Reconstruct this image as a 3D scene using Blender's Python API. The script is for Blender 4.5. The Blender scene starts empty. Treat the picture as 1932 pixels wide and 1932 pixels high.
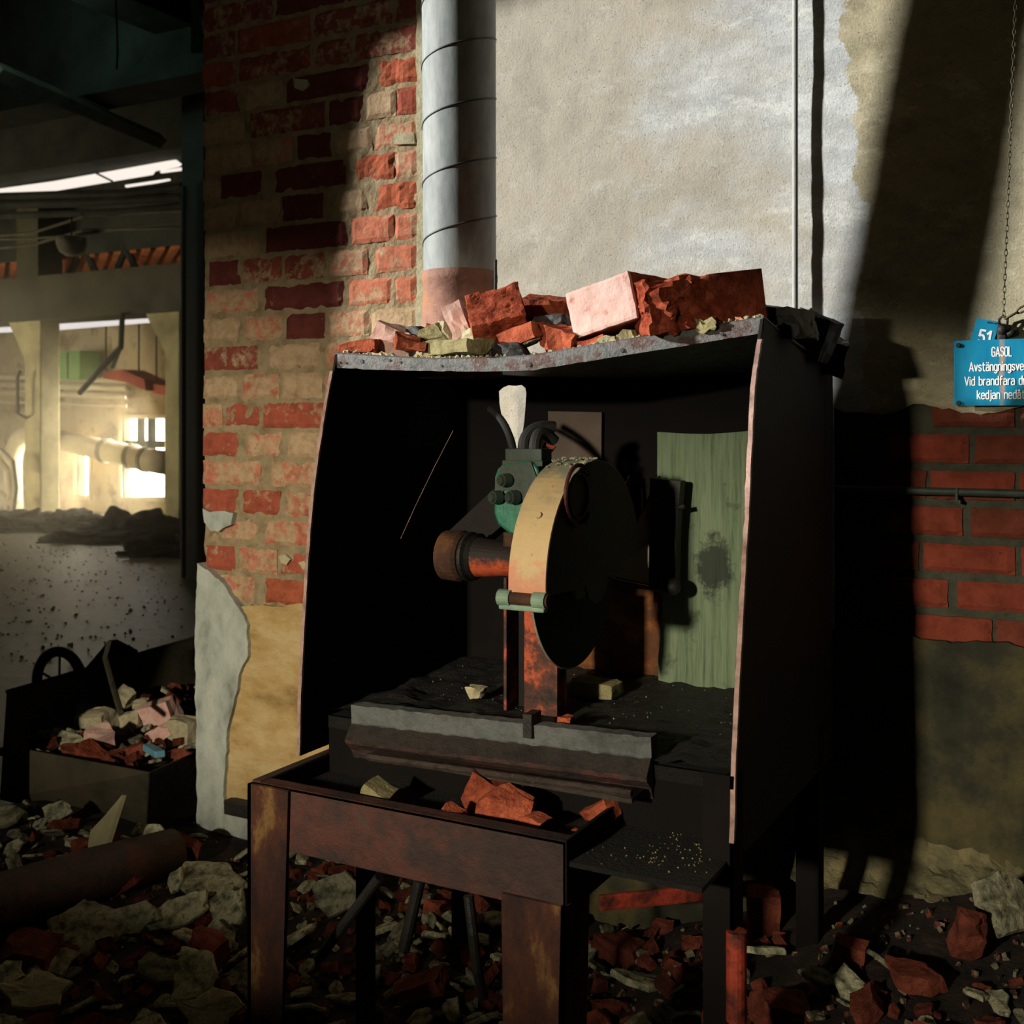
import bpy, bmesh, math, random
from mathutils import Vector, Matrix, noise, geometry, Euler

# ------------------------------------------------------------------ camera, light, exposure
SC = bpy.context.scene
COL = SC.collection
TH = math.radians(28.5)
CT, ST = math.cos(TH), math.sin(TH)
EYE = 1.30                       # camera height
FP, HOR, CXP = 2150.0, 800.0, 966.0
D = 2.60                         # distance camera - plaster wall

cd = bpy.data.cameras.new('camera')
cam = bpy.data.objects.new('camera', cd)
COL.objects.link(cam)
cam.location = (0, 0, EYE)
cam.rotation_euler = (math.radians(90), 0, TH)
cd.sensor_width = 36.0
cd.lens = 36.0 * FP / 1932.0
cd.shift_y = -(966.0 - HOR) / 1932.0
cd.clip_start = 0.05
cd.clip_end = 200
cd.dof.use_dof = True
cd.dof.focus_distance = 2.25
cd.dof.aperture_fstop = 7.0
SC.camera = cam

SC.view_settings.view_transform = 'Standard'
SC.view_settings.look = 'None'
SC.view_settings.gamma = 1.0
SC.view_settings.use_curve_mapping = False
SC.view_settings.exposure = 0.0

w = bpy.data.worlds.new('world')
SC.world = w
w.use_nodes = True
w.node_tree.nodes['Background'].inputs[0].default_value = (0.55, 0.72, 0.70, 1)
w.node_tree.nodes['Background'].inputs[1].default_value = 0.0035

SUN_DIR = Vector((-0.857, -0.515, 0.0)).normalized()      # towards the sun
SUN_EL = math.radians(13.5)
SUN_DIR = Vector((SUN_DIR.x * math.cos(SUN_EL), SUN_DIR.y * math.cos(SUN_EL), math.sin(SUN_EL)))
sl = bpy.data.lights.new('sun', 'SUN')
sl.energy = 6.7
sl.angle = math.radians(2.3)
sl.color = (1.0, 0.965, 0.90)
so = bpy.data.objects.new('sun', sl)
COL.objects.link(so)
so.rotation_euler = SUN_DIR.to_track_quat('Z', 'Y').to_euler()

# inferred daylight from behind the camera
dl = bpy.data.lights.new('rear_daylight', 'AREA')
dl.shape = 'RECTANGLE'
dl.size, dl.size_y = 0.20, 0.21
dl.energy = 300
dl.color = (1.0, 0.88, 0.66)
do = bpy.data.objects.new('rear_daylight', dl)
COL.objects.link(do)
do.location = (-1.42, -3.4, EYE + 0.72)
do.rotation_euler = (Vector((-1.2, 2.3, EYE - 0.3)) - Vector(do.location)).to_track_quat('-Z', 'Y').to_euler()

random.seed(51)

# ------------------------------------------------------------------ geometry helpers
def ray(px, py):
    r, h = (px - CXP) / FP, (HOR - py) / FP
    return Vector((r * CT - ST, r * ST + CT, h))
def onY(px, py, Y):
    v = ray(px, py); s = Y / v.y
    return Vector((v.x * s, Y, EYE + v.z * s))
def onX(px, py, X):
    v = ray(px, py); s = X / v.x
    return Vector((X, v.y * s, EYE + v.z * s))
def onZ(px, py, Z):
    v = ray(px, py); s = (Z - EYE) / v.z
    return Vector((v.x * s, v.y * s, Z))
def atF(px, py, f):
    v = ray(px, py)
    return Vector((v.x * f, v.y * f, EYE + v.z * f))
def proj(p):
    r = p.x * CT + p.y * ST; f = -p.x * ST + p.y * CT
    if f < 0.05: return (-9999, -9999, f)
    return (CXP + FP * r / f, HOR - FP * (p.z - EYE) / f, f)
def wallx(px, Y=D):
    return onY(px, HOR, Y).x
def sst(a, b, x):
    t = min(1, max(0, (x - a) / (b - a))); return t * t * (3 - 2 * t)
def nz(x, y=0.0, z=0.0): return noise.noise(Vector((x, y, z)))
def fz(x, y=0.0, z=0.0): return noise.fractal(Vector((x, y, z)), 0.9, 2.1, 5)

def link(name, bm, m, parent=None, smooth=False):
    me = bpy.data.meshes.new(name)
    bmesh.ops.recalc_face_normals(bm, faces=bm.faces)
    bm.to_mesh(me); bm.free()
    if smooth:
        for p in me.polygons: p.use_smooth = True
    ms = m if isinstance(m, (list, tuple)) else [m]
    for k in ms: me.materials.append(k)
    o = bpy.data.objects.new(name, me)
    COL.objects.link(o)
    if parent is not None: adopt(o, parent)
    return o
def adopt(o, parent):
    o.parent = parent
    T = Matrix.Identity(4); p = parent
    T = Matrix.Translation(WORLD_LOC[parent.name])
    o.matrix_parent_inverse = T.inverted()
    WORLD_LOC[o.name] = Vector(o.location)
WORLD_LOC = {}
def tag(o, label, cat, group=None, kind=None):
    o['label'] = label; o['category'] = cat
    if group: o['group'] = group
    if kind: o['kind'] = kind
    return o
def thing(name, label, cat, loc=(0, 0, 0), group=None):
    o = bpy.data.objects.new(name, None)
    o.empty_display_size = 0.1
    COL.objects.link(o); o.location = loc
    WORLD_LOC[o.name] = Vector(loc)
    return tag(o, label, cat, group)
def reg(o):
    WORLD_LOC[o.name] = Vector((0, 0, 0)); return o

def add_box(bm, c, s, rot=None, bev=0.0):
    r = bmesh.ops.create_cube(bm, size=1.0)
    vs = r['verts']
    Mx = Matrix.Translation(Vector(c))
    if rot is not None:
        Mx = Mx @ (rot if isinstance(rot, Matrix) else Euler(rot).to_matrix().to_4x4())
    Mx = Mx @ Matrix.Diagonal((s[0], s[1], s[2], 1))
    bmesh.ops.transform(bm, matrix=Mx, verts=vs)
    if bev > 0:
        es = list({e for v in vs for e in v.link_edges})
        bmesh.ops.bevel(bm, geom=es, offset=bev, segments=2, profile=0.6, affect='EDGES')
    return vs
def box(c, s, rot=None, bev=0.0):
    bm = bmesh.new(); add_box(bm, c, s, rot, bev); return bm
def bx(x0, x1, y0, y1, z0, z1, bev=0.0):
    return box(((x0 + x1) / 2, (y0 + y1) / 2, (z0 + z1) / 2), (abs(x1 - x0), abs(y1 - y0), abs(z1 - z0)), None, bev)
def add_bx(bm, x0, x1, y0, y1, z0, z1, bev=0.0):
    return add_box(bm, ((x0 + x1) / 2, (y0 + y1) / 2, (z0 + z1) / 2), (abs(x1 - x0), abs(y1 - y0), abs(z1 - z0)), None, bev)
def frame(a, b):
    d = (Vector(b) - Vector(a)); L = d.length; d.normalize()
    up = Vector((0, 0, 1)) if abs(d.z) < 0.95 else Vector((1, 0, 0))
    x = up.cross(d).normalized(); y = d.cross(x)
    return x, y, d, L
def add_cyl(bm, a, b, r0, r1=None, n=24, caps=True):
    r1 = r0 if r1 is None else r1
    x, y, d, L = frame(a, b)
    A, B = [], []
    for i in range(n):
        t = 2 * math.pi * i / n
        u = x * math.cos(t) + y * math.sin(t)
        A.append(bm.verts.new(Vector(a) + u * r0)); B.append(bm.verts.new(Vector(b) + u * r1))
    for i in range(n):
        j = (i + 1) % n
        bm.faces.new((A[i], A[j], B[j], B[i]))
    if caps:
        bm.faces.new(A[::-1]); bm.faces.new(B)
def cyl(a, b, r0, r1=None, n=24):
    bm = bmesh.new(); add_cyl(bm, a, b, r0, r1, n); return bm
def add_tube(bm, pts, r, n=8, closed=False):
    pts = [Vector(p) for p in pts]
    rings = []
    m = len(pts)
    px = None
    for i, p in enumerate(pts):
        if closed: t = (pts[(i + 1) % m] - pts[i - 1])
        else: t = pts[min(i + 1, m - 1)] - pts[max(i - 1, 0)]
        t.normalize()
        if px is None:
            up = Vector((0, 0, 1)) if abs(t.z) < 0.9 else Vector((1, 0, 0))
            px = up.cross(t).normalized()
        px = (px - t * px.dot(t)).normalized()
        py = t.cross(px)
        rr = r[i] if isinstance(r, (list, tuple)) else r
        rings.append([bm.verts.new(p + px * rr * math.cos(2 * math.pi * k / n) + py * rr * math.sin(2 * math.pi * k / n)) for k in range(n)])
    for i in range(m if closed else m - 1):
        A, B = rings[i], rings[(i + 1) % m]
        for k in range(n):
            bm.faces.new((A[k], A[(k + 1) % n], B[(k + 1) % n], B[k]))
    if not closed:
        bm.faces.new(rings[0][::-1]); bm.faces.new(rings[-1])
def tube(pts, r, n=8, closed=False):
    bm = bmesh.new(); add_tube(bm, pts, r, n, closed); return bm
def bez(p0, p1, p2, p3, n=14):
    o = []
    for i in range(n + 1):
        t = i / n; s = 1 - t
        o.append(Vector(p0) * s**3 + Vector(p1) * 3 * s * s * t + Vector(p2) * 3 * s * t * t + Vector(p3) * t**3)
    return o
def add_plate(bm, outer, off, holes=()):
    """polygon (3D points) with holes, given thickness by the vector off"""
    loops = [[Vector(p) for p in outer]] + [[Vector(p) for p in h] for h in holes]
    tris = geometry.tessellate_polygon(loops)
    flat = [p for l in loops for p in l]
    off = Vector(off)
    A = [bm.verts.new(p) for p in flat]; B = [bm.verts.new(p + off) for p in flat]
    for t in tris:
        try:
            bm.faces.new([A[i] for i in t]); bm.faces.new([B[i] for i in t][::-1])
        except ValueError: pass
    k = 0
    for l in loops:
        n = len(l)
        for i in range(n):
            j = (i + 1) % n
            bm.faces.new((A[k + i], A[k + j], B[k + j], B[k + i]))
        k += n
def plate(outer, off, holes=()):
    bm = bmesh.new(); add_plate(bm, outer, off, holes); return bm
def ragged(pts, amp, step=0.012, seed=0.0, keep=()):
    """densify an outline of (x, z) pairs and roughen it; keep = indices of edges left straight"""
    out = []
    n = len(pts)
    for i in range(n):
        a, b = Vector(pts[i]), Vector(pts[(i + 1) % n])
        L = (b - a).length; k = max(1, int(L / step))
        d = (b - a).normalized(); pn = Vector((-d.y, d.x))
        for j in range(k):
            p = a + (b - a) * (j / k)
            if i not in keep and not (j == 0 and (i - 1) % n in keep):
                p = p + pn * amp * (fz(p.x * 14 + seed, p.y * 14, seed) * 1.0 + 0.4 * nz(p.x * 60, p.y * 60, seed))
            out.append((p.x, p.y))
    return out
def add_lathe_x(bm, c, prof, n=32):
    """profile (dx, r) turned about an X-parallel axis through c"""
    rings = []
    for dx, r in prof:
        rings.append([bm.verts.new((c[0] + dx, c[1] + r * math.cos(2 * math.pi * k / n), c[2] + r * math.sin(2 * math.pi * k / n))) for k in range(n)])
    for A, B in zip(rings, rings[1:]):
        for k in range(n):
            bm.faces.new((A[k], A[(k + 1) % n], B[(k + 1) % n], B[k]))
    bm.faces.new(rings[0][::-1]); bm.faces.new(rings[-1])

# ------------------------------------------------------------------ materials
def lin(r, g, b):
    f = lambda c: (c / 255 / 12.92) if c / 255 <= 0.04045 else ((c / 255 + 0.055) / 1.055) ** 2.4
    return (f(r), f(g), f(b), 1)
class NT:
    def __init__(s, name):
        s.m = bpy.data.materials.new(name); s.m.use_nodes = True
        s.t = s.m.node_tree; s.p = s.t.nodes['Principled BSDF']
        s.co = s.t.nodes.new('ShaderNodeTexCoord').outputs['Object']
    def n(s, kind, **kw):
        nd = s.t.nodes.new(kind)
        for k, v in kw.items(): setattr(nd, k, v)
        return nd
    def l(s, a, b): s.t.links.new(a, b)
    def noise(s, scale, detail=5, rough=0.6, stretch=None, off=None, dist=0.0):
        nd = s.n('ShaderNodeTexNoise')
        nd.inputs['Scale'].default_value = scale; nd.inputs['Detail'].default_value = detail
        nd.inputs['Roughness'].default_value = rough; nd.inputs['Distortion'].default_value = dist
        mp = s.n('ShaderNodeMapping')
        if stretch: mp.inputs['Scale'].default_value = stretch
        if off: mp.inputs['Location'].default_value = off
        s.l(s.co, mp.inputs[0]); s.l(mp.outputs[0], nd.inputs['Vector'])
        return nd.outputs['Fac']
    def ramp(s, fac, stops, const=False):
        nd = s.n('ShaderNodeValToRGB'); e = nd.color_ramp.elements
        if const: nd.color_ramp.interpolation = 'CONSTANT'
        while len(e) < len(stops): e.new(0.5)
        for k, (p, c) in zip(e, stops):
            k.position = p; k.color = c if not isinstance(c, (int, float)) else (c, c, c, 1)
        s.l(fac, nd.inputs[0]); return nd.outputs[0]
    def mix(s, fac, a, b, mode='MIX'):
        nd = s.n('ShaderNodeMix', data_type='RGBA', blend_type=mode)
        for i, v in ((0, fac), (6, a), (7, b)):
            if isinstance(v, (int, float)): nd.inputs[i].default_value = v
            elif isinstance(v, tuple): nd.inputs[i].default_value = v
            else: s.l(v, nd.inputs[i])
        return nd.outputs[2]
    def math(s, op, a, b=None):
        nd = s.n('ShaderNodeMath', operation=op)
        for i, v in ((0, a), (1, b)):
            if v is None: continue
            if isinstance(v, (int, float)): nd.inputs[i].default_value = v
            else: s.l(v, nd.inputs[i])
        return nd.outputs[0]
    def xyz(s):
        nd = s.n('ShaderNodeSeparateXYZ'); s.l(s.co, nd.inputs[0]); return nd.outputs
    def base(s, c):
        if isinstance(c, tuple): s.p.inputs['Base Color'].default_value = c
        else: s.l(c, s.p.inputs['Base Color'])
    def bump(s, hgt, strength=0.4, dist=0.01, prev=None):
        nd = s.n('ShaderNodeBump'); nd.inputs['Strength'].default_value = strength; nd.inputs['Distance'].default_value = dist
        s.l(hgt, nd.inputs['Height'])
        if prev is not None: s.l(prev, nd.inputs['Normal'])
        s.l(nd.outputs[0], s.p.inputs['Normal']); return nd.outputs[0]
    def fin(s, rough=0.8, metal=0.0, spec=0.3):
        if isinstance(rough, (int, float)): s.p.inputs['Roughness'].default_value = rough
        else: s.l(rough, s.p.inputs['Roughness'])
        s.p.inputs['Metallic'].default_value = metal
        s.p.inputs['Specular IOR Level'].default_value = spec
        return s.m

def mat(name, stops, scale=8, rough=0.85, metal=0.0, spec=0.3, bump=0.4, bscale=60, bdist=0.006, stretch=None, rnd=0.0, dist=0.0):
    t = NT(name)
    c = t.ramp(t.noise(scale, 7, 0.65, stretch, dist=dist), stops)
    if rnd:
        oi = t.n('ShaderNodeObjectInfo')
        v = t.ramp(oi.outputs['Random'], [(0, 1 - rnd), (1, 1 + rnd)])
        c = t.mix(1.0, c, v, 'MULTIPLY')
    t.base(c)
    if bump: t.bump(t.noise(bscale, 6, 0.7, stretch), bump, bdist)
    return t.fin(rough, metal, spec)

def emit(name, col, strength):
    t = NT(name)
    t.base((0, 0, 0, 1))
    t.p.inputs['Emission Color'].default_value = col
    t.p.inputs['Emission Strength'].default_value = strength
    return t.fin(0.5)

M_RUST = mat('dark_rusted_steel', [(0.30, lin(34, 26, 25)), (0.50, lin(56, 40, 37)), (0.62, lin(84, 46, 38)), (0.72, lin(62, 52, 50)), (0.85, lin(120, 52, 36))], 9, 0.62, 0.0, 0.45, 0.9, 55, 0.01)
M_RUSTLEG = mat('rusted_steel_with_ochre_scale', [(0.30, lin(38, 24, 24)), (0.46, lin(60, 38, 34)), (0.58, lin(86, 50, 36)), (0.66, lin(132, 100, 58)), (0.72, lin(74, 46, 36))], 8, 0.7, 0.0, 0.35, 1.0, 90, 0.01, (1.5, 1.5, 0.7))
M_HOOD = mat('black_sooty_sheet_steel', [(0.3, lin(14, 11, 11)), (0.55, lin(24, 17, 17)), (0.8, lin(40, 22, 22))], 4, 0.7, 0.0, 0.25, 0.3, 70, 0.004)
M_SOOT_SHADE = mat('matt_soot_and_shade', [(0.3, lin(7, 6, 6)), (0.55, lin(12, 9, 9)), (0.8, lin(22, 15, 14))], 5, 0.85, 0.0, 0.15, 0.3, 70, 0.004)  # near-black: soot plus shade inside the cabinet and on its legs
M_PLATE2 = mat('ochre_brown_rust', [(0.3, lin(56, 34, 24)), (0.52, lin(96, 58, 34)), (0.66, lin(150, 92, 44)), (0.8, lin(70, 42, 34))], 12, 0.75, 0.0, 0.3, 0.7, 80, 0.005)
M_LIP = mat('pitted_grey_steel', [(0.30, lin(70, 74, 76)), (0.5, lin(120, 122, 122)), (0.62, lin(92, 66, 60)), (0.75, lin(150, 152, 150))], 30, 0.5, 0.35, 0.5, 0.9, 160, 0.006)
M_EDGE = mat('worn_bare_steel_edge', [(0.3, lin(110, 84, 78)), (0.6, lin(170, 140, 132)), (0.8, lin(96, 60, 52))], 30, 0.6, 0.2, 0.4, 0.6, 120, 0.003)
M_CHANNEL = mat('grimy_painted_channel', [(0.3, lin(70, 72, 72)), (0.55, lin(112, 116, 116)), (0.7, lin(84, 74, 70)), (0.85, lin(116, 70, 56))], 12, 0.6, 0.0, 0.4, 1.0, 90, 0.008)
M_CHAN2 = mat('grimy_brown_channel', [(0.3, lin(36, 32, 30)), (0.55, lin(60, 54, 50)), (0.7, lin(56, 42, 38)), (0.85, lin(84, 52, 42))], 26, 0.6, 0.0, 0.4, 1.0, 110, 0.01)
M_DECK = mat('oily_black_grit', [(0.3, lin(12, 12, 12)), (0.6, lin(24, 22, 21)), (0.8, lin(46, 42, 38))], 30, 0.55, 0.0, 0.5, 1.0, 120, 0.01)
M_WET = mat('wet_black_steel', [(0.3, lin(40, 34, 32)), (0.7, lin(70, 58, 50))], 20, 0.3, 0.0, 0.6, 0.9, 120, 0.006)
M_PLATE = mat('brown_rust_plate', [(0.3, lin(40, 28, 24)), (0.52, lin(70, 46, 34)), (0.66, lin(112, 74, 44)), (0.8, lin(56, 36, 30))], 12, 0.75, 0.0, 0.3, 0.7, 80, 0.005)
def m_guard():
    t = NT('ochre_worn_guard_paint')
    c = t.ramp(t.noise(9, 7, 0.65, (1, 1, 0.7)), [(0.30, lin(140, 130, 108)), (0.48, lin(184, 162, 122)), (0.62, lin(196, 170, 124)), (0.80, lin(180, 156, 122))])
    x = t.xyz()
    k = t.math('ADD', t.math('MULTIPLY', t.math('SUBTRACT', EYE - 0.195, x[2]), 3.0), t.noise(26, 7, 0.72))
    c = t.mix(t.ramp(k, [(0.60, 0.0), (0.76, 0.7)]), c, lin(206, 122, 98))
    k = t.ramp(t.noise(60, 4, 0.7, off=(4, 4, 4)), [(0.66, 0.0), (0.70, 0.9)])
    c = t.mix(k, c, lin(200, 84, 64))
    g = t.math('ADD', t.math('MULTIPLY', t.math('SUBTRACT', x[2], EYE - 0.115), 9.0), t.noise(18, 6, 0.7))
    c = t.mix(t.ramp(g, [(0.55, 0.0), (0.8, 0.9)]), c, lin(120, 124, 112))
    t.base(c); t.bump(t.noise(60, 6, 0.7), 0.4, 0.004)
    return t.fin(0.55, 0, 0.4)
M_GUARD = m_guard()
def m_tube():
    t = NT('sooty_orange_tube')
    x = t.xyz()
    k = t.math('ADD', t.math('MULTIPLY', t.math('SUBTRACT', x[2], EYE - 0.272), 14.0), t.noise(20, 7, 0.7))
    o = t.ramp(t.noise(30, 6, 0.7), [(0.3, lin(110, 48, 32)), (0.5, lin(190, 84, 50)), (0.7, lin(140, 60, 40))])
    t.base(t.mix(t.ramp(k, [(0.36, 0.0), (0.62, 1.0)]), o, lin(34, 28, 26))); t.bump(t.noise(70, 6, 0.7), 0.5, 0.004)
    return t.fin(0.65, 0, 0.3)
M_TUBE = m_tube()
M_FLOORBRICK = mat('dim_floor_brick', [(0.28, lin(52, 30, 26)), (0.46, lin(108, 54, 42)), (0.62, lin(138, 74, 56)), (0.8, lin(66, 38, 32))], 20, 0.95, 0, 0.15, 1.0, 70, 0.012, rnd=0.45)  # darker copy of the broken red brick, dim floor light in its colour
M_MAROON = mat('dark_maroon_paint', [(0.3, lin(40, 16, 18)), (0.6, lin(66, 26, 26)), (0.8, lin(84, 46, 34))], 10, 0.6, 0.0, 0.35, 0.4, 60, 0.004)
M_GREEN = mat('green_enamel', [(0.3, lin(18, 84, 66)), (0.6, lin(30, 118, 92)), (0.75, lin(36, 66, 54)), (0.9, lin(24, 50, 40))], 14, 0.45, 0.0, 0.5, 0.4, 60, 0.003)
M_DKGREEN = mat('grimy_dark_green', [(0.3, lin(34, 44, 38)), (0.7, lin(56, 70, 58))], 16, 0.6, 0.0, 0.4, 0.5, 60, 0.003)
M_ORANGE = mat('orange_red_machine_paint', [(0.38, lin(36, 24, 22)), (0.50, lin(88, 44, 30)), (0.58, lin(188, 84, 50)), (0.66, lin(150, 62, 38)), (0.74, lin(60, 34, 26))], 14, 0.6, 0.0, 0.4, 0.6, 60, 0.004)
M_REDBAR = mat('red_lead_paint', [(0.36, lin(58, 26, 22)), (0.50, lin(128, 48, 32)), (0.58, lin(158, 58, 38)), (0.70, lin(74, 36, 30))], 20, 0.65, 0.0, 0.35, 0.6, 70, 0.004)
M_GALV = mat('galvanised_sheet', [(0.30, lin(134, 142, 142)), (0.5, lin(154, 162, 162)), (0.7, lin(176, 182, 180))], 18, 0.6, 0.0, 0.3, 0.15, 80, 0.002, (2.2, 2.2, 0.7))
M_SEAM = mat('dark_duct_seam', [(0.3, lin(70, 74, 74)), (0.7, lin(100, 104, 102))], 20, 0.5, 0.4, 0.4, 0.2, 80, 0.002)
M_COLLAR = mat('rusty_collar', [(0.3, lin(104, 72, 64)), (0.5, lin(156, 118, 104)), (0.65, lin(178, 128, 96)), (0.8, lin(92, 58, 48))], 12, 0.7, 0.1, 0.3, 0.5, 70, 0.004)
M_BOARD = None
M_RUBBER = mat('black_rubber', [(0.3, lin(20, 22, 22)), (0.7, lin(40, 42, 40))], 10, 0.6, 0, 0.4, 0.2)
M_BLACK = mat('black_iron', [(0.3, lin(18, 18, 18)), (0.7, lin(36, 34, 32))], 14, 0.55, 0.0, 0.4, 0.5)
M_FBRICK = mat('broken_red_brick', [(0.28, lin(84, 42, 32)), (0.48, lin(158, 78, 56)), (0.62, lin(184, 98, 68)), (0.8, lin(112, 56, 42))], 26, 0.95, 0, 0.15, 1.0, 70, 0.012, rnd=0.35)
M_PINK = mat('pale_pink_brick_skin', [(0.3, lin(176, 126, 116)), (0.5, lin(206, 172, 162)), (0.7, lin(196, 140, 126)), (0.85, lin(140, 80, 66))], 16, 0.9, 0, 0.2, 0.5, 90, 0.004)
M_FLAKE = mat('grey_plaster_fragment', [(0.34, lin(44, 42, 34)), (0.44, lin(112, 112, 92)), (0.58, lin(162, 160, 134)), (0.68, lin(70, 66, 54))], 24, 0.95, 0, 0.15, 0.9, 60, 0.008, rnd=0.45)
M_PALE = mat('pale_mortar', [(0.3, lin(140, 134, 108)), (0.5, lin(186, 178, 148)), (0.75, lin(150, 138, 104))], 20, 0.95, 0, 0.15, 0.8, 80, 0.006, rnd=0.15)
M_SLAB = mat('olive_mortar_slab', [(0.3, lin(96, 90, 64)), (0.55, lin(150, 142, 104)), (0.8, lin(112, 104, 80))], 24, 0.95, 0, 0.15, 0.9, 80, 0.008)
M_DIRT = mat('dark_rubble_dirt', [(0.30, lin(20, 18, 16)), (0.48, lin(38, 33, 29)), (0.60, lin(58, 40, 34)), (0.72, lin(70, 66, 55)), (0.85, lin(38, 34, 30))], 16, 0.9, 0, 0.3, 1.0, 40, 0.03)
M_CONC = mat('grimy_concrete', [(0.3, lin(96, 92, 78)), (0.6, lin(140, 134, 112)), (0.8, lin(110, 104, 86))], 3, 0.9, 0, 0.2, 0.5, 30, 0.01)
M_COLUMN = mat('yellowed_column_paint', [(0.3, lin(150, 140, 100)), (0.6, lin(196, 184, 136)), (0.8, lin(160, 148, 108))], 3, 0.85, 0, 0.2, 0.3, 20, 0.01)
M_DARKBEAM = mat('sooty_concrete', [(0.3, lin(38, 38, 32)), (0.6, lin(64, 66, 56)), (0.8, lin(48, 50, 44))], 2, 0.9, 0, 0.2, 0.4, 20, 0.01)
M_BEAM2 = mat('shaded_beam_concrete', [(0.3, lin(58, 56, 44)), (0.6, lin(88, 84, 66)), (0.8, lin(70, 66, 52))], 2, 0.9, 0, 0.2, 0.4, 20, 0.01)  # darker concrete, the unlit beam face put into the colour
M_POST = mat('dark_teal_post', [(0.3, lin(40, 52, 48)), (0.7, lin(66, 78, 70))], 3, 0.6, 0, 0.4, 0.3, 20, 0.01)
M_CREAM = mat('cream_wall', [(0.34, lin(96, 80, 56)), (0.46, lin(176, 158, 122)), (0.58, lin(196, 180, 144)), (0.68, lin(120, 102, 72))], 1.6, 0.9, 0, 0.2, 0.3, 10, 0.01)
M_DUCTCREAM = mat('dusty_cream_pipe', [(0.3, lin(186, 172, 138)), (0.7, lin(220, 208, 178))], 2, 0.7, 0, 0.3, 0.2, 10, 0.01)
M_HALLRED = mat('faded_red_duct', [(0.3, lin(150, 62, 40)), (0.7, lin(196, 92, 60))], 2, 0.7, 0, 0.3, 0.2, 10, 0.01)
M_HALLGREEN = mat('faded_green_box', [(0.3, lin(96, 140, 70)), (0.7, lin(130, 176, 96))], 2, 0.7, 0, 0.3, 0.2, 10, 0.01)
M_ROOFRED = mat('orange_roof_sheet', [(0.3, lin(150, 84, 48)), (0.7, lin(190, 112, 66))], 3, 0.8, 0, 0.2, 0.2, 10, 0.01)
M_PIPEW = mat('grey_white_pipe', [(0.3, lin(150, 152, 148)), (0.7, lin(172, 174, 170))], 20, 0.5, 0, 0.4, 0.2)
M_GREYSHADE = mat('dull_taupe_shade', [(0.3, lin(80, 70, 64)), (0.7, lin(98, 87, 79))], 8, 0.85, 0, 0.2, 0.5, 120, 0.003)
M_WHITE = mat('white_lettering', [(0.3, lin(226, 230, 230)), (0.7, lin(240, 240, 238))], 8, 0.6, 0, 0.3, 0)
M_BLUEPIECE = mat('faded_blue_plastic', [(0.3, lin(70, 120, 150)), (0.7, lin(110, 160, 180))], 8, 0.5, 0, 0.4, 0.2)
M_WIN = emit('bright_sky_through_glass', (1.0, 0.93, 0.80, 1), 9.0)
M_WINTOP = emit('bright_roof_glass', (1.0, 0.90, 0.80, 1), 1.0)
M_CARD = mat('grey_card', [(0.3, lin(110, 106, 82)), (0.7, lin(146, 140, 108))], 8, 0.9, 0, 0.2, 0.5, 30, 0.004)
M_SKIP = mat('olive_steel_skip', [(0.3, lin(38, 35, 28)), (0.6, lin(66, 60, 46)), (0.8, lin(48, 36, 30))], 6, 0.7, 0, 0.35, 0.4, 40, 0.006)

def m_sign():
    t = NT('blue_enamel_sign')
    x = t.xyz()
    c = t.ramp(t.noise(22, 5, 0.6, (1, 1, 0.5)), [(0.3, lin(12, 118, 156)), (0.6, lin(26, 140, 178)), (0.85, lin(70, 160, 186))])
    cx = onY(1891, 700, 2.575).x
    d = t.math('ABSOLUTE', t.math('SUBTRACT', t.math('ADD', x[0], t.math('MULTIPLY', t.noise(16, 3), 0.006)), cx + 0.003))
    k = t.ramp(t.math('MULTIPLY', d, 110), [(0.25, 0.75), (0.75, 0.0)])
    k = t.mix(1.0, k, t.ramp(t.noise(40, 4, 0.7, (2, 1, 0.6)), [(0.38, 0.25), (0.6, 1.0)]), 'MULTIPLY')
    t.base(t.mix(k, c, lin(206, 150, 84)))
    return t.fin(0.65, 0, 0.12)
M_SIGN = m_sign()

def m_board():
    t = NT('weathered_green_board')
    g = t.noise(10, 6, 0.7, (9, 9, 0.5))
    c = t.ramp(g, [(0.28, lin(60, 76, 60)), (0.45, lin(96, 112, 88)), (0.6, lin(114, 128, 104)), (0.8, lin(80, 94, 74))])
    f = t.noise(18, 5, 0.65)
    c = t.mix(t.ramp(f, [(0.6, 0.0), (0.72, 0.7)]), c, lin(54, 60, 46))
    p = onY(1347, 1068, 2.295)
    x = t.xyz()
    dx = t.math('MULTIPLY', t.math('SUBTRACT', x[0], p.x), 1.35)
    dz = t.math('MULTIPLY', t.math('SUBTRACT', x[2], p.z), 0.85)
    r = t.math('SQRT', t.math('ADD', t.math('MULTIPLY', dx, dx), t.math('MULTIPLY', dz, dz)))
    r = t.math('ADD', r, t.math('MULTIPLY', t.math('SUBTRACT', t.noise(34, 6, 0.75), 0.5), 0.12))
    k = t.ramp(t.math('MULTIPLY', r, 10), [(0.38, 0.85), (0.62, 0.0)])
    t.base(t.mix(k, c, lin(28, 32, 30)))
    t.bump(g, 0.3, 0.003)
    return t.fin(0.8, 0, 0.25)
M_BOARD = m_board()

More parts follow.
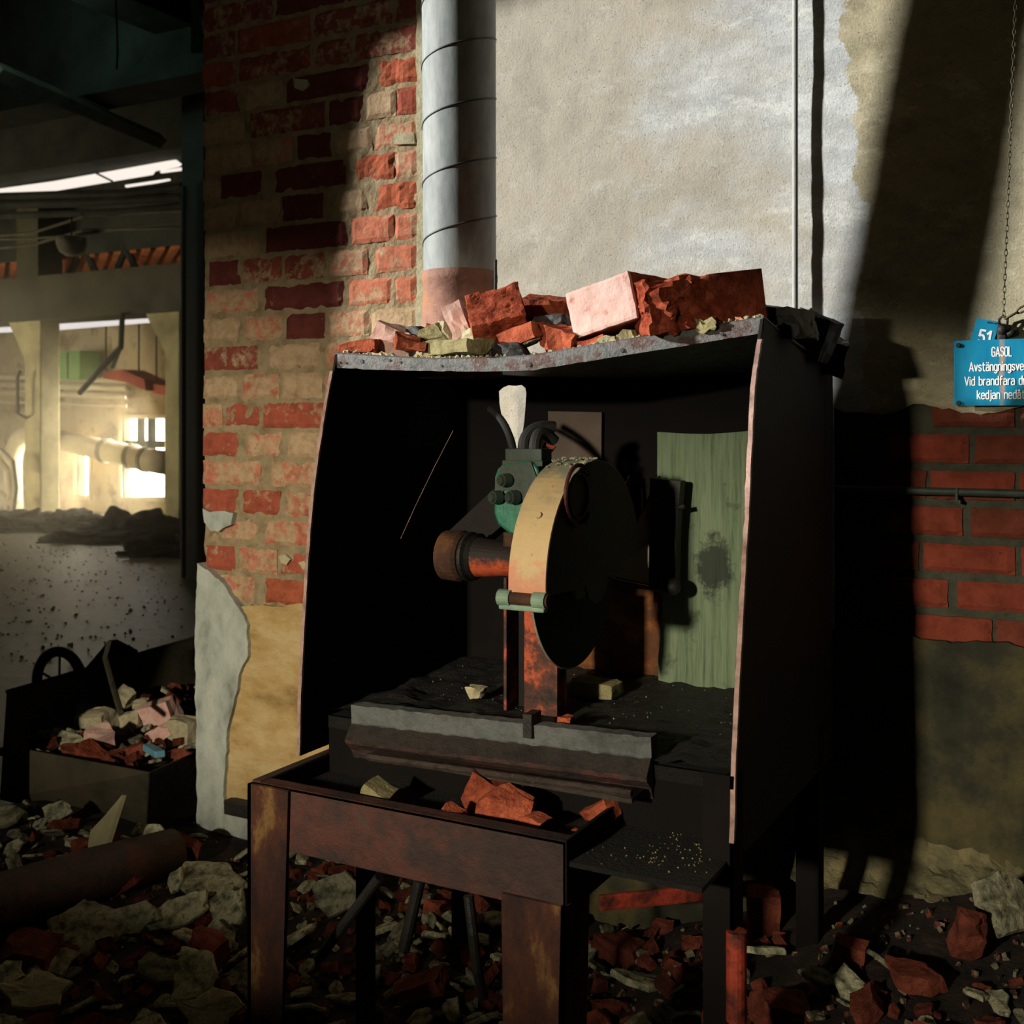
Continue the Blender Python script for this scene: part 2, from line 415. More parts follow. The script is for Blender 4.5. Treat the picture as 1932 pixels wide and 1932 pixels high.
def m_brick():
    t = NT('old_brick_masonry')
    a = t.n('ShaderNodeAttribute', attribute_name='tint')
    wsh = t.n('ShaderNodeAttribute', attribute_name='wash')
    n1 = t.noise(22, 7, 0.7)
    c = t.mix(1.0, a.outputs['Color'], t.ramp(n1, [(0.25, 0.55), (0.5, 1.0), (0.75, 1.35)]), 'MULTIPLY')
    wc = t.ramp(t.noise(30, 6, 0.65), [(0.3, lin(150, 126, 98)), (0.55, lin(186, 162, 130)), (0.8, lin(196, 166, 142))])
    n2 = t.noise(26, 8, 0.72, off=(3, 5, 1))
    k = t.math('SUBTRACT', t.math('ADD', n2, wsh.outputs['Fac']), 0.5)
    k = t.ramp(k, [(0.44, 0.0), (0.56, 0.92)])
    c = t.mix(k, c, wc)
    d = t.ramp(t.noise(90, 5, 0.7), [(0.28, 0.45), (0.40, 1.0)])
    t.base(t.mix(1.0, c, d, 'MULTIPLY'))
    b = t.bump(t.noise(60, 7, 0.7), 0.6, 0.01)
    return t.fin(0.95, 0, 0.12)
M_BRICK = m_brick()
M_MORTAR = mat('tan_mortar', [(0.3, lin(130, 114, 86)), (0.5, lin(168, 150, 118)), (0.7, lin(184, 166, 136)), (0.85, lin(116, 108, 82))], 18, 0.95, 0, 0.12, 1.0, 70, 0.012)
M_DKMORTAR = mat('dark_grey_mortar', [(0.3, lin(58, 60, 52)), (0.6, lin(84, 84, 72)), (0.8, lin(66, 68, 56))], 18, 0.95, 0, 0.12, 1.0, 70, 0.012)

def m_plaster():
    t = NT('aged_wall_plaster')
    x = t.xyz()
    big = t.noise(1.7, 6, 0.6, (1.0, 1, 1.8))
    beige = t.ramp(t.noise(5, 6, 0.6), [(0.3, lin(172, 166, 152)), (0.55, lin(192, 186, 172)), (0.8, lin(184, 174, 156))])
    white = t.ramp(t.noise(9, 6, 0.7, (1, 1, 2.4)), [(0.3, lin(178, 182, 182)), (0.5, lin(200, 205, 206)), (0.7, lin(226, 231, 231))])
    # bluish white skim gains towards the right
    k = t.math('ADD', t.math('MULTIPLY', t.math('ADD', x[0], 1.02), 1.1), t.math('MULTIPLY', t.math('SUBTRACT', big, 0.5), 2.2))
    c = t.mix(t.ramp(k, [(0.05, 0.0), (0.45, 1.0)]), beige, white)
    fl = t.ramp(t.noise(5, 9, 0.80, (1, 1, 2.2), off=(2, 1, 7)), [(0.54, 0.0), (0.62, 0.85)])
    fl = t.math('MULTIPLY', fl, t.ramp(k, [(0.0, 0.25), (0.5, 1.0)]))
    c = t.mix(fl, c, lin(234, 236, 230))
    # bare grey render right of the peeled edge
    e = t.math('ADD', t.math('ADD', x[0], t.math('MULTIPLY', x[2], 0.07)), t.math('MULTIPLY', t.math('SUBTRACT', t.noise(6, 9, 0.7), 0.5), 0.20))
    thr = -0.545 + 0.07 * (EYE + 0.6)
    pe = t.ramp(t.math('MULTIPLY', t.math('SUBTRACT', e, thr - 0.1), 5.0), [(0.49, 0.0), (0.52, 1.0)])
    grey = t.ramp(t.noise(8, 7, 0.68, (1, 1, 1.6)), [(0.3, lin(150, 144, 118)), (0.5, lin(188, 180, 152)), (0.75, lin(166, 160, 132))])
    gp = t.ramp(t.noise(6, 9, 0.8, (1, 1, 2.0), off=(9, 2, 4)), [(0.54, 0.0), (0.64, 0.9)])
    grey = t.mix(gp, grey, lin(222, 216, 188))
    c = t.mix(pe, c, grey)
    sp = t.ramp(t.noise(240, 4, 0.65), [(0.31, 0.35), (0.40, 1.0)])
    c = t.mix(1.0, c, sp, 'MULTIPLY')
    t.base(c)
    b = t.bump(t.noise(170, 6, 0.75), 0.45, 0.006)
    t.bump(t.noise(9, 5, 0.6), 0.2, 0.02, b)
    return t.fin(0.92, 0, 0.15)
M_PLASTER = m_plaster()
M_YELLOW = mat('yellow_lime_plaster', [(0.28, lin(120, 98, 62)), (0.45, lin(178, 150, 100)), (0.6, lin(196, 174, 130)), (0.78, lin(150, 122, 74))], 4.5, 0.95, 0, 0.12, 0.7, 50, 0.006, (1, 1, 2.0))
M_WHITEPL = mat('greyish_white_plaster', [(0.28, lin(112, 116, 106)), (0.45, lin(164, 170, 164)), (0.6, lin(184, 190, 182)), (0.78, lin(134, 134, 118))], 7, 0.95, 0, 0.12, 0.7, 60, 0.006, (1.6, 1, 0.9))
M_DADO = mat('olive_damp_shade_plaster', [(0.28, lin(34, 34, 30)), (0.45, lin(54, 54, 44)), (0.6, lin(84, 78, 52)), (0.78, lin(46, 46, 40))], 5, 0.95, 0, 0.15, 0.8, 50, 0.01)
M_COVE = mat('rough_cement_fillet', [(0.28, lin(66, 64, 48)), (0.5, lin(104, 100, 76)), (0.75, lin(150, 136, 98))], 14, 0.95, 0, 0.12, 1.0, 50, 0.012)

# ------------------------------------------------------------------ structure: the wall
def set_attr(o, tint, wash):
    me = o.data
    me.attributes.new('tint', 'FLOAT_COLOR', 'FACE'); me.attributes.new('wash', 'FLOAT', 'FACE')
    a, b = me.attributes['tint'], me.attributes['wash']
    for i, v in enumerate(tint): a.data[i].color = v
    for i, v in enumerate(wash): b.data[i].value = v
BK = {'d': (lin(106, 54, 50), 0.30), 'r': (lin(160, 84, 66), 0.40), 'o': (lin(190, 116, 90), 0.42), 'p': (lin(184, 112, 90), 0.53),
      't': (lin(174, 124, 100), 0.72), 'k': (lin(168, 92, 66), 0.26), 'm': (lin(136, 72, 60), 0.44)}
def brick_course(bm, tint, wash, x0, x1, z0, z1, yf, depth, code, seed, slope=0.0):
    col, wv = BK[code]
    g = 1 + 0.16 * nz(seed * 3.7, 2.2)
    col = (col[0] * g, col[1] * g, col[2] * g, 1)
    nx, nzc = max(4, int((x1 - x0) / 0.014)), 6
    V = []
    rough = 0.010 if code == 'k' else 0.0025
    tilt = 0.004 * nz(seed, 9.1)
    for j in range(nzc + 1):
        row = []
        for i in range(nx + 1):
            u, v = i / nx, j / nzc
            x = x0 + (x1 - x0) * u; z = z0 + (z1 - z0) * v
            ed = min(u * (x1 - x0), (1 - u) * (x1 - x0), v * (z1 - z0), (1 - v) * (z1 - z0))
            y = yf + tilt + (0.006 if ed < 1e-6 else 0.0) + rough * fz(x * 22 + seed, z * 22, seed)
            if ed < 1e-6:
                x += 0.003 * nz(x * 40, z * 40, seed); z += 0.003 * nz(z * 40, x * 40, seed + 5)
            row.append(bm.verts.new((x, y, z)))
        V.append(row)
    def f(a):
        bm.faces.new(a); tint.append(col); wash.append(wv + 0.05 * nz(seed, 3.3))
    for j in range(nzc):
        for i in range(nx):
            f((V[j][i], V[j][i + 1], V[j + 1][i + 1], V[j + 1][i]))
    ring = [V[0][i] for i in range(nx + 1)] + [V[j][nx] for j in range(1, nzc + 1)] + [V[nzc][i] for i in range(nx - 1, -1, -1)] + [V[j][0] for j in range(nzc - 1, 0, -1)]
    bk = [bm.verts.new((p.co.x, yf + depth, p.co.z)) for p in ring]
    for i in range(len(ring)):
        j = (i + 1) % len(ring)
        f((ring[i], bk[i], bk[j], ring[j]))

wall = reg(link('wall_back', bx(-2.47, 1.6, D + 0.018, D + 0.40, -0.2, 4.2), M_MORTAR))
tag(wall, 'wall behind the cabinet, part bare red brick and part grey-white plaster', 'wall', kind='structure')

# bare brick pier on the left
rows = {0: [(415, 477, 'p'), (500, 575, 'k'), (582, 700, 'r'), (706, 786, 'p')],
        1: [(387, 441, 'r'), (450, 521, 'p'), (526, 592, 'r'), (600, 690, 'p'), (700, 786, 'o')],
        2: [(394, 482, 'p'), (498, 600, 'p'), (608, 690, 'p'), (700, 786, 'p')],
        3: [(380, 446, 'r'), (453, 526, 'r'), (537, 600, 'p'), (610, 690, 'r'), (700, 786, 'p')],
        4: [(380, 490, 'p'), (510, 640, 'p'), (650, 786, 'p')],
        5: [(380, 446, 'r'), (462, 529, 'p'), (541, 612, 't'), (622, 700, 'p'), (706, 786, 'p')],
        6: [(380, 417, 'p'), (419, 489, 'r'), (495, 640, 'r'), (650, 786, 'r')],
        7: [(380, 447, 't'), (454, 524, 'p'), (531, 606, 't'), (612, 690, 'p'), (698, 786, 'p')],
        8: [(383, 483, 'm'), (503, 604, 't'), (612, 690, 'p'), (698, 786, 't')],
        9: [(380, 450, 't'), (459, 530, 'p'), (538, 611, 'd'), (618, 694, 'p'), (700, 786, 't')],
        10: [(383, 484, 'p'), (497, 646, 'd'), (657, 738, 'o'), (740, 783, 'o')],
        11: [(392, 450, 'd'), (455, 528, 'm'), (535, 608, 'm'), (614, 692, 'p'), (706, 785, 'o')],
        12: [(384, 485, 't'), (500, 652, 'd'), (662, 741, 'o'), (743, 785, 'o')],
        13: [(380, 445, 't'), (448, 525, 't'), (530, 607, 'd'), (630, 690, 't'), (705, 788, 'k')],
        14: [(380, 414, 't'), (416, 490, 'd'), (515, 650, 'd'), (668, 742, 'k'), (744, 785, 'p')],
        15: [(384, 470, 't'), (478, 550, 'p'), (558, 622, 'd'), (630, 700, 't'), (706, 785, 'p')],
        16: [(380, 460, 't'), (470, 610, 'm'), (618, 682, 'd'), (690, 745, 't'), (748, 788, 'r')],
        17: [(384, 450, 'm'), (460, 530, 't'), (540, 690, 'd'), (712, 788, 'k')]}
PITCH, Z0 = 0.0860, EYE - 0.527
bm = bmesh.new(); tint, wash = [], []
sd = 1.0
for r in range(0, 36):
    z0 = Z0 + r * PITCH; z1 = z0 + PITCH - 0.0135
    if r in rows:
        L = [(wallx(a), wallx(b), c) for a, b, c in rows[r]]
    else:
        L = []; x = -2.487 + (0.14 if r % 2 else 0.0)
        if r % 2: L.append((-2.487, -2.36, 'm'))
        while x < -1.5:
            ln = random.choice((0.13, 0.27, 0.27))
            L.append((x, min(x + ln, -1.49), random.choice('dmmdr'))); x += ln + 0.014  # upper courses picked darker, shade put into the brick colour
    for a, b, c in L:
        if b - a < 0.03: continue
        sd += 1.37
        brick_course(bm, tint, wash, max(a, -2.487), b, z0 + 0.003 * nz(sd), z1 + 0.003 * nz(sd, 4), D + 0.004 * nz(sd, 7), 0.05, c, sd)
bf = link('brick_facing', bm, M_BRICK, wall)
set_attr(bf, tint, wash)
bf['label'] = 'bare old bricks with tan mortar'
# mortar bed, uneven, nearly flush with the brick faces
bm = bmesh.new()
nx, nzc = 90, 250
V = [[bm.verts.new((-2.480 + 0.995 * i / nx + (0 if 0 < i < nx else 0.004 * nz(j * 0.3, i)), D + 0.006 + 0.006 * fz(-2.48 * 9 + i * 0.3, j * 0.3), EYE - 0.56 + 3.2 * j / nzc)) for i in range(nx + 1)] for j in range(nzc + 1)]
for j in range(nzc):
    for i in range(nx): bm.faces.new((V[j][i], V[j][i + 1], V[j + 1][i + 1], V[j + 1][i]))
link('mortar_bed', bm, M_MORTAR, wall)

# plaster at the foot of the pier
def outline_px(pts, Y): return [(onY(a, b, Y).x, onY(a, b, Y).z) for a, b in pts]
def ragged_plate(name, pts, amp, yf, th, m, seed, keep=(), label=None):
    o2 = ragged(pts, amp, 0.012, seed, keep)
    o = link(name, plate([(x, yf, z) for x, z in o2], (0, th, 0)), m, wall)
    if label: o['label'] = label
    return o
P = outline_px([(440, 1145), (520, 1142), (610, 1138), (720, 1130), (720, 1640), (380, 1640), (385, 1250)], D - 0.006)
ragged_plate('yellow_plaster', P, 0.008, D - 0.006, 0.03, M_YELLOW, 2.0, label='ochre-yellow plaster at the foot of the brick')
P = outline_px([(372, 1062), (398, 1080), (418, 1098), (436, 1126), (452, 1150), (466, 1180), (468, 1215), (466, 1238), (455, 1260), (448, 1300), (436, 1340), (428, 1380), (424, 1440), (422, 1500), (424, 1532), (480, 1535), (700, 1560), (700, 1660), (372, 1660), (370, 1400), (367, 1200)], D - 0.02)
ragged_plate('white_plaster', P, 0.006, D - 0.02, 0.035, M_WHITEPL, 6.0, label='greyish white plaster with a cracked edge')
P = outline_px([(382, 960), (396, 966), (424, 964), (440, 968), (436, 990), (420, 996), (412, 1003), (396, 1002), (384, 985)], D - 0.014)
ragged_plate('plaster_patch', P, 0.004, D - 0.014, 0.03, M_WHITEPL, 9.0)
for q, pts in enumerate(([(526, 1050), (538, 1045), (548, 1056), (540, 1066), (530, 1062)], [(563, 1062), (574, 1058), (580, 1070), (572, 1076)], [(552, 148), (578, 150), (582, 160), (570, 172), (556, 166)], [(742, 252), (780, 250), (782, 270), (744, 272)])):
    ragged_plate('plaster_patch', outline_px(pts, D - 0.006), 0.003, D - 0.006, 0.02, M_PALE, 11.0 + q)
# vertical plaster strip where the brick meets the coat
P = outline_px([(786, -120), (786, 200), (789, 420), (785, 620), (785, 760), (830, 760), (830, -120)], D - 0.004)
ragged_plate('plaster_seam', P, 0.006, D - 0.008, 0.02, M_PALE, 15.0)

# main plaster coat with a gently uneven face
bm = bmesh.new()
def zb(x): return EYE + 0.030 + 0.02 * fz(x * 9, 3.0) + 0.02 * sst(-0.42, -0.2, x) * nz(x * 14)
def coat(X0, X1, nx, nzc, bot):
    V = []
    for j in range(nzc + 1):
        row = []
        for i in range(nx + 1):
            x = X0 + (X1 - X0) * i / nx; b = bot(x)
            z = b + (4.0 - b) * j / nzc
            y = D - 0.006 + 0.004 * fz(x * 2.3, z * 2.8, 1.0) + 0.0012 * fz(x * 14, z * 14)
            row.append(bm.verts.new((x, y, z)))
        V.append(row)
    for j in range(nzc):
        for i in range(nx): bm.faces.new((V[j][i], V[j][i + 1], V[j + 1][i + 1], V[j + 1][i]))
    for i in range(nx):
        a, b = V[0][i], V[0][i + 1]
        c, d = bm.verts.new((b.co.x, D + 0.03, b.co.z)), bm.verts.new((a.co.x, D + 0.03, a.co.z))
        bm.faces.new((b, a, d, c))
coat(-1.47, -0.585, 70, 260, lambda x: 0.02)
coat(-0.585, 1.2, 140, 190, zb)
po = link('plaster_coat', bm, M_PLASTER, wall, smooth=True)
po['label'] = 'grey-white plaster coat above the bricks'

# bare bricks right of the cabinet
def cpx(v): return wallx(1560 + v / 2.575)
RB = [(-1, 'G', [(425, 800, 'r'), (820, 1100, 'm')]), (0, 'F', [(300, 585, 'r'), (630, 1010, 'r')]), (1, 'E', [(250, 440, 'm'), (465, 912, 'r'), (945, 1200, 'r')]),
      (2, 'D', [(300, 657, 'r'), (698, 1120, 'm')]), (3, 'C', [(200, 480, 'm'), (500, 908, 'r'), (935, 1200, 'r')]), (4, 'B', [(300, 686, 'r'), (718, 1150, 'm')]), (5, 'A', [(510, 912, 'm'), (950, 1200, 'm')])]
bm = bmesh.new(); tint, wash = [], []
BK['r2'] = (lin(122, 58, 44), 0.10); BK['m2'] = (lin(104, 54, 42), 0.16)
for r, nm, L in RB:
    zc = EYE - 0.318 + (r - 1) * 0.0782 + 0.0
    z0, z1 = zc - 0.0, zc + 0.0600
    for a, b, c in L:
        sd += 1.9
        brick_course(bm, tint, wash, cpx(a), cpx(b), z0, z1, D + 0.002 * nz(sd), 0.05, c + '2', sd)
    if r > -1 or True:
        sd += 1
        brick_course(bm, tint, wash, cpx(L[-1][1] + 40), cpx(L[-1][1] + 460), z0, z1, D, 0.05, 'm2', sd)
rb = link('brick_facing', bm, M_BRICK, wall)
set_attr(rb, tint, wash)
rb['label'] = 'red bricks with deep dark joints below the plaster'
link('mortar_bed', bx(-0.64, 1.2, D + 0.012, D + 0.03, EYE - 0.50, EYE + 0.12), M_DKMORTAR, wall)
P = [(-1.46, EYE - 0.70), (-0.72, EYE - 0.70), (-0.70, EYE - 0.46), (-0.45, EYE - 0.462), (-0.2, EYE - 0.468), (0.1, EYE - 0.47), (1.2, EYE - 0.47), (1.2, 0.0), (-1.46, 0.0)]  # left stretch behind the cabinet: shade put into the plaster colour
ragged_plate('damp_shade_plaster', P, 0.012, D - 0.012, 0.035, M_DADO, 21.0, keep=(6, 7, 8), label='dark damp plaster below the red bricks, with painted shade behind the cabinet')

# rough cement fillet at the foot of the wall, right
bm = bmesh.new()
nx, ny = 110, 10
V = []
for i in range(nx + 1):
    x = -0.66 + 1.9 * i / nx
    top = EYE - 0.885 - 0.05 * sst(-0.45, -0.1, x) + 0.03 * fz(x * 7, 2)
    base = EYE - 0.955
    pr = 0.09 + 0.05 * sst(-0.5, -0.1, x)
    row = []
    for j in range(ny + 1):
        v = j / ny
        y = D - 0.01 - pr * (v ** 1.2) - 0.012 * fz(x * 18, v * 4)
        z = top + (base - 0.05 - top) * (v ** 0.8) + 0.010 * fz(x * 20, v * 5, 3)
        row.append(bm.verts.new((x, y, z)))
    V.append(row)
for i in range(nx):
    for j in range(ny): bm.faces.new((V[i][j], V[i + 1][j], V[i + 1][j + 1], V[i][j + 1]))
cv = reg(link('trim_1', bm, M_COVE))
tag(cv, 'rough pale cement fillet along the foot of the wall', 'cement fillet', kind='structure')

# ------------------------------------------------------------------ structure: ground
def gz(x, y):
    s = sst(-1.15, -0.25, x)
    wf = sst(1.0, 2.35, y)
    z = 0.03 + s * (0.10 + 0.20 * wf) + 0.05 * sst(2.0, 2.5, y) * (1 - s)
    z += 0.025 * fz(x * 2.2, y * 2.2) + 0.012 * fz(x * 9, y * 9, 4)
    if x < -2.6: z *= 1 - sst(2.3, 2.9, y)
    return z
bm = bmesh.new()
nx, ny = 150, 130
V = [[bm.verts.new((-3.18 + 4.4 * i / nx, -0.6 + 3.22 * j / ny, gz(-3.18 + 4.4 * i / nx, -0.6 + 3.22 * j / ny))) for i in range(nx + 1)] for j in range(ny + 1)]
for j in range(ny):
    for i in range(nx): bm.faces.new((V[j][i], V[j][i + 1], V[j + 1][i + 1], V[j + 1][i]))
fl = reg(link('rubble_bed', bm, M_DIRT, smooth=True))
tag(fl, 'dark dirt and dust packed between the fragments on the near floor', 'dirt', kind='stuff')

def m_floor():
    t = NT('gritty_hall_floor')
    c = t.ramp(t.noise(0.7, 8, 0.7, (1, 1, 1)), [(0.3, lin(66, 76, 70)), (0.5, lin(116, 112, 94)), (0.7, lin(86, 94, 86))])
    g = t.ramp(t.noise(16, 6, 0.75), [(0.60, 0.0), (0.70, 0.85)])
    t.base(t.mix(g, c, lin(196, 184, 156)))
    t.bump(t.noise(9, 8, 0.75), 0.7, 0.02)
    return t.fin(0.45, 0, 0.5)
hf = reg(link('floor', bx(-32, 1.6, -6, 16, -0.25, -0.02), m_floor()))
tag(hf, 'gritty grey concrete floor of the hall, strewn with dust', 'floor', kind='structure')

# ------------------------------------------------------------------ structure: added light-blocking walls out of view, and the ceiling
SX = -3.20
def W(y, h): return (SX, y, EYE + h)
sill = 0.545
P = [W(-6, -1.5), W(2.40, -1.5), W(2.40, 3.1), W(1.1, 3.1), W(1.1, 1.9), W(1.494, 1.615), W(1.70, 1.485), W(1.755, 1.43), W(1.793, 1.334), W(1.83, 0.93), W(1.859, 0.58), W(1.859, sill), W(1.59, sill), W(1.58, 0.05), W(1.30, 0.05), W(1.29, sill), W(0.80, sill), W(0.76, 0.60), W(-6, 0.60)]  # added wall; sill, notch and slanted edge shape the sun patch
wl = reg(link('wall_left_blocker', plate(P, (-0.24, 0, 0)), M_CONC))
tag(wl, 'added unseen concrete wall, its opening cut to shape the sunlight', 'wall', kind='structure')
wf = reg(link('wall_front_blocker', bx(-32, SX - 0.24, 2.12, 2.36, -0.2, 4.8), M_CONC))  # added wall, blocks the sun from the hall floor
tag(wf, 'added unseen concrete wall keeping the sun off the hall floor', 'wall', kind='structure')
lb = bmesh.new()
add_plate(lb, [(x, -1.75, EYE + h) for x, h in ((-5.5, 0.62), (-1.75, 0.61), (-1.56, 0.586), (-1.12, 0.508), (-0.9, 0.495), (2.5, 0.49), (2.5, 2.9), (-5.5, 2.9))], (0, 0.2, 0))  # added wall; its sloped slit limits the rear light
add_bx(lb, -5.5, 2.5, -1.75, -1.55, -0.2, EYE + 0.125)
lb = reg(link('wall_behind_blocker', lb, M_CONC))
tag(lb, 'added unseen concrete wall, its slit cut to shape the rear light', 'wall', kind='structure')
cl = bx(-32, 1.6, 2.12, 16, 4.85, 5.05); add_bx(cl, SX - 0.24, 1.6, -6, 2.12, 4.85, 5.05)
cl = reg(link('ceiling', cl, M_DARKBEAM))
tag(cl, 'dark sooty concrete ceiling', 'ceiling', kind='structure')

# ------------------------------------------------------------------ the saw cabinet
XL, XR, YB = -1.395, -0.545, 2.335
YR = 2.40
cab = thing('saw_cabinet', 'big dark rusted steel saw cabinet with open front standing against the wall', 'machine cabinet', (-0.97, 2.0, 0.1))
FLp = [(632, 668), (627, 700), (619, 740), (609, 800), (600, 860), (591, 930), (584, 1010), (578, 1100), (572, 1200), (567, 1310), (564, 1425)]
FRp = [(1440, 600), (1434, 640), (1426, 690), (1421, 730), (1417, 800), (1413, 880), (1409, 980), (1403, 1080), (1397, 1190), (1391, 1300), (1386, 1420), (1381, 1590)]
Lf = [onX(a, b, XL) for a, b in FLp]; Rf = [onX(a, b, XR) for a, b in FRp]
HB = EYE - 0.69
lp = Lf + [Vector((XL, YB, EYE - 0.63)), Vector((XL, YB, EYE + 0.12))]
spL = link('side_panel', plate(lp, (0.005, 0, 0)), M_SOOT_SHADE, cab)
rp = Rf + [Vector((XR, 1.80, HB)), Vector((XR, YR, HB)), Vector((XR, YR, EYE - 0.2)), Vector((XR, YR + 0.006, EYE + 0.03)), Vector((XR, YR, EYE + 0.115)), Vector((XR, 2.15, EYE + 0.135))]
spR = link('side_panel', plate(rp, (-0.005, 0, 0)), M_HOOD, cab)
def edge_strip(pts, w, d, sgn):
    bm = bmesh.new()
    q = []
    for i, p in enumerate(pts):
        ww = w * (1 + 0.25 * nz(i * 1.7, 3))
        q.append([bm.verts.new(p + Vector(v)) for v in ((-ww / 2, -d, 0), (ww / 2, -d, 0), (ww / 2, d * 2, 0), (-ww / 2, d * 2, 0))])
    for a, b in zip(q, q[1:]):
        for k in range(4): bm.faces.new((a[k], a[(k + 1) % 4], b[(k + 1) % 4], b[k]))
    bm.faces.new(q[0]); bm.faces.new(q[-1][::-1])
    return bm
def dens(pts, k=5):
    o = []
    for a, b in zip(pts, pts[1:]):
        for i in range(k): o.append(a + (b - a) * (i / k) + Vector((0.0012 * nz(a.z * 30 + i, i * 2.3), 0, 0)))
    o.append(pts[-1]); return o
for pts, par in ((Lf, spL), (Rf, spR)):
    o = link('edge_bead', edge_strip(dens(pts[1:]), 0.0075, 0.003, 1), M_EDGE, par)
    o['label'] = 'worn bright front edge'
# sagging top sheet with a folded lip
TOPP = [(632, 667), (720, 673), (820, 678), (920, 676), (1000, 672), (1100, 655), (1250, 630), (1440, 599)]
BOTP = [(632, 694), (720, 698), (820, 700), (920, 701), (1000, 699), (1100, 683), (1250, 659), (1440, 628)]
def fy(px): return Lf[0].y + (Rf[0].y - Lf[0].y) * (px - 632) / (1440 - 632)
def interp(L, px):
    for (a, b), (c, d) in zip(L, L[1:]):
        if px <= c: return b + (d - b) * (px - a) / (c - a)
    return L[-1][1]
bm = bmesh.new()
NS = 60; prof = []
for i in range(NS + 1):
    px = 632 + (1440 - 632) * i / NS
    y = fy(px)
    t = onY(px, interp(TOPP, px), y); b = onY(px, interp(BOTP, px) + 1.5 * nz(px * 0.05), y)
    u = i / NS
    xr = XL + (XR - XL) * u
    rz = EYE + 0.125 - 0.02 * math.sin(math.pi * u)
    row = [b, b + (t - b) * 0.5 + Vector((0, -0.002, 0)), t, t + Vector((0, 0.006, 0.003))]
    for v in (0.25, 0.5, 0.75, 1.0):
        row.append(Vector((t.x + (xr - t.x) * v, t.y + (YB - t.y) * v, t.z + (rz - t.z) * v)))
    prof.append(row)
TOPROWS = prof
VV = [[bm.verts.new(p) for p in r] for r in prof]
V2 = [[bm.verts.new(p + Vector((0, 0.004, -0.004 if k > 1 else 0))) for k, p in enumerate(r)] for r in prof]
for a, b, c, d in zip(VV, VV[1:], V2, V2[1:]):
    for k in range(len(a) - 1):
        bm.faces.new((a[k], b[k], b[k + 1], a[k + 1])); bm.faces.new((c[k], c[k + 1], d[k + 1], d[k]))
    bm.faces.new((a[0], c[0], d[0], b[0])); bm.faces.new((a[-1], b[-1], d[-1], c[-1]))
for a, c in ((VV[0], V2[0]), (VV[-1], V2[-1])):
    for k in range(len(a) - 1): bm.faces.new((a[k], a[k + 1], c[k + 1], c[k]))
tpn = o = link('top_panel', bm, M_LIP, cab)
o['label'] = 'sagging top sheet with a pitted grey front lip'
def top_z(px, v=0.08):
    i = min(NS - 1, max(0, int((px - 632) / (1440 - 632) * NS)))
    return TOPROWS[i][2]
# drilled holes in the lip
for px, dy in ((640, 684), (652, 685), (682, 682), (734, 680), (755, 684), (832, 690), (998, 688), (1173, 661), (1362, 631)):
    p = onY(px, dy, fy(px) - 0.003)
    link('lip_hole', cyl(p, p + Vector((0, 0.004, 0)), 0.0042 if px in (682, 998, 1173) else 0.0026, None, 12), M_BLACK, tpn)
# back panel with torn openings
def bpx(L): return [onY(a, b, YB) for a, b in L]
outer = [Vector((XL, YB, EYE - 0.62)), Vector((XR, YB, EYE - 0.62)), Vector((XR, YB, EYE + 0.13)), Vector((XL, YB, EYE + 0.13))]
hA = bpx([(940, 738), (948, 731), (958, 727), (972, 728), (984, 726), (991, 732), (993, 742), (991, 770), (989, 796), (984, 830), (973, 856), (964, 846), (955, 820), (946, 790), (941, 762)])
hB = bpx([(1130, 1015), (1234, 1015), (1234, 1104), (1180, 1092), (1130, 1080)])
link('back_panel', plate(outer, (0, 0.004, 0), (hA, hB)), M_SOOT_SHADE, cab)
pl = bpx([(1128, 1086), (1160, 1090), (1226, 1104), (1300, 1118), (1300, 1330), (1040, 1330), (1040, 1240)])
o = link('rear_plate', plate([p - Vector((0, 0.012, 0)) for p in pl], (0, 0.006, 0)), M_PLATE2, cab)
o['label'] = 'brown rusted lower back plate'
pl = [p - Vector((0, 0.014, 0)) for p in bpx([(1039, 776), (1140, 778), (1139, 880), (1041, 880)])]  # plate stands in for shaded wall seen through an opening
o = link('opening_stand_in', plate(pl, (0, 0.008, 0)), M_GREYSHADE, cab)
o['label'] = 'square taupe plate standing in for a shaded opening'
# deck
dk = bmesh.new()
nx, ny = 70, 36
DZ = EYE - 0.562
def deck_z(x, y): return DZ + 0.010 * fz(x * 16, y * 16, 2) + 0.014 * sst(2.1, 2.38, y)
V = [[dk.verts.new((XL + 0.006 + (XR - XL - 0.012) * i / nx, 1.80 + (YB - 1.81) * j / ny, deck_z(XL + (XR - XL) * i / nx, 1.80 + (YB - 1.80) * j / ny))) for i in range(nx + 1)] for j in range(ny + 1)]
for j in range(ny):
    for i in range(nx): dk.faces.new((V[j][i], V[j][i + 1], V[j + 1][i + 1], V[j + 1][i]))
add_bx(dk, XL + 0.006, XR - 0.006, 1.80, YB - 0.01, DZ - 0.035, DZ - 0.012)
o = link('deck', dk, M_DECK, cab); o['label'] = 'deck covered in oily black grit'
link('deck_shade_plate', bx(XL + 0.006, XR - 0.006, 1.802, 1.808, EYE - 0.650 - 0.06, DZ - 0.012), M_SOOT_SHADE, cab)  # added dark plate, keeps the gap below the deck black
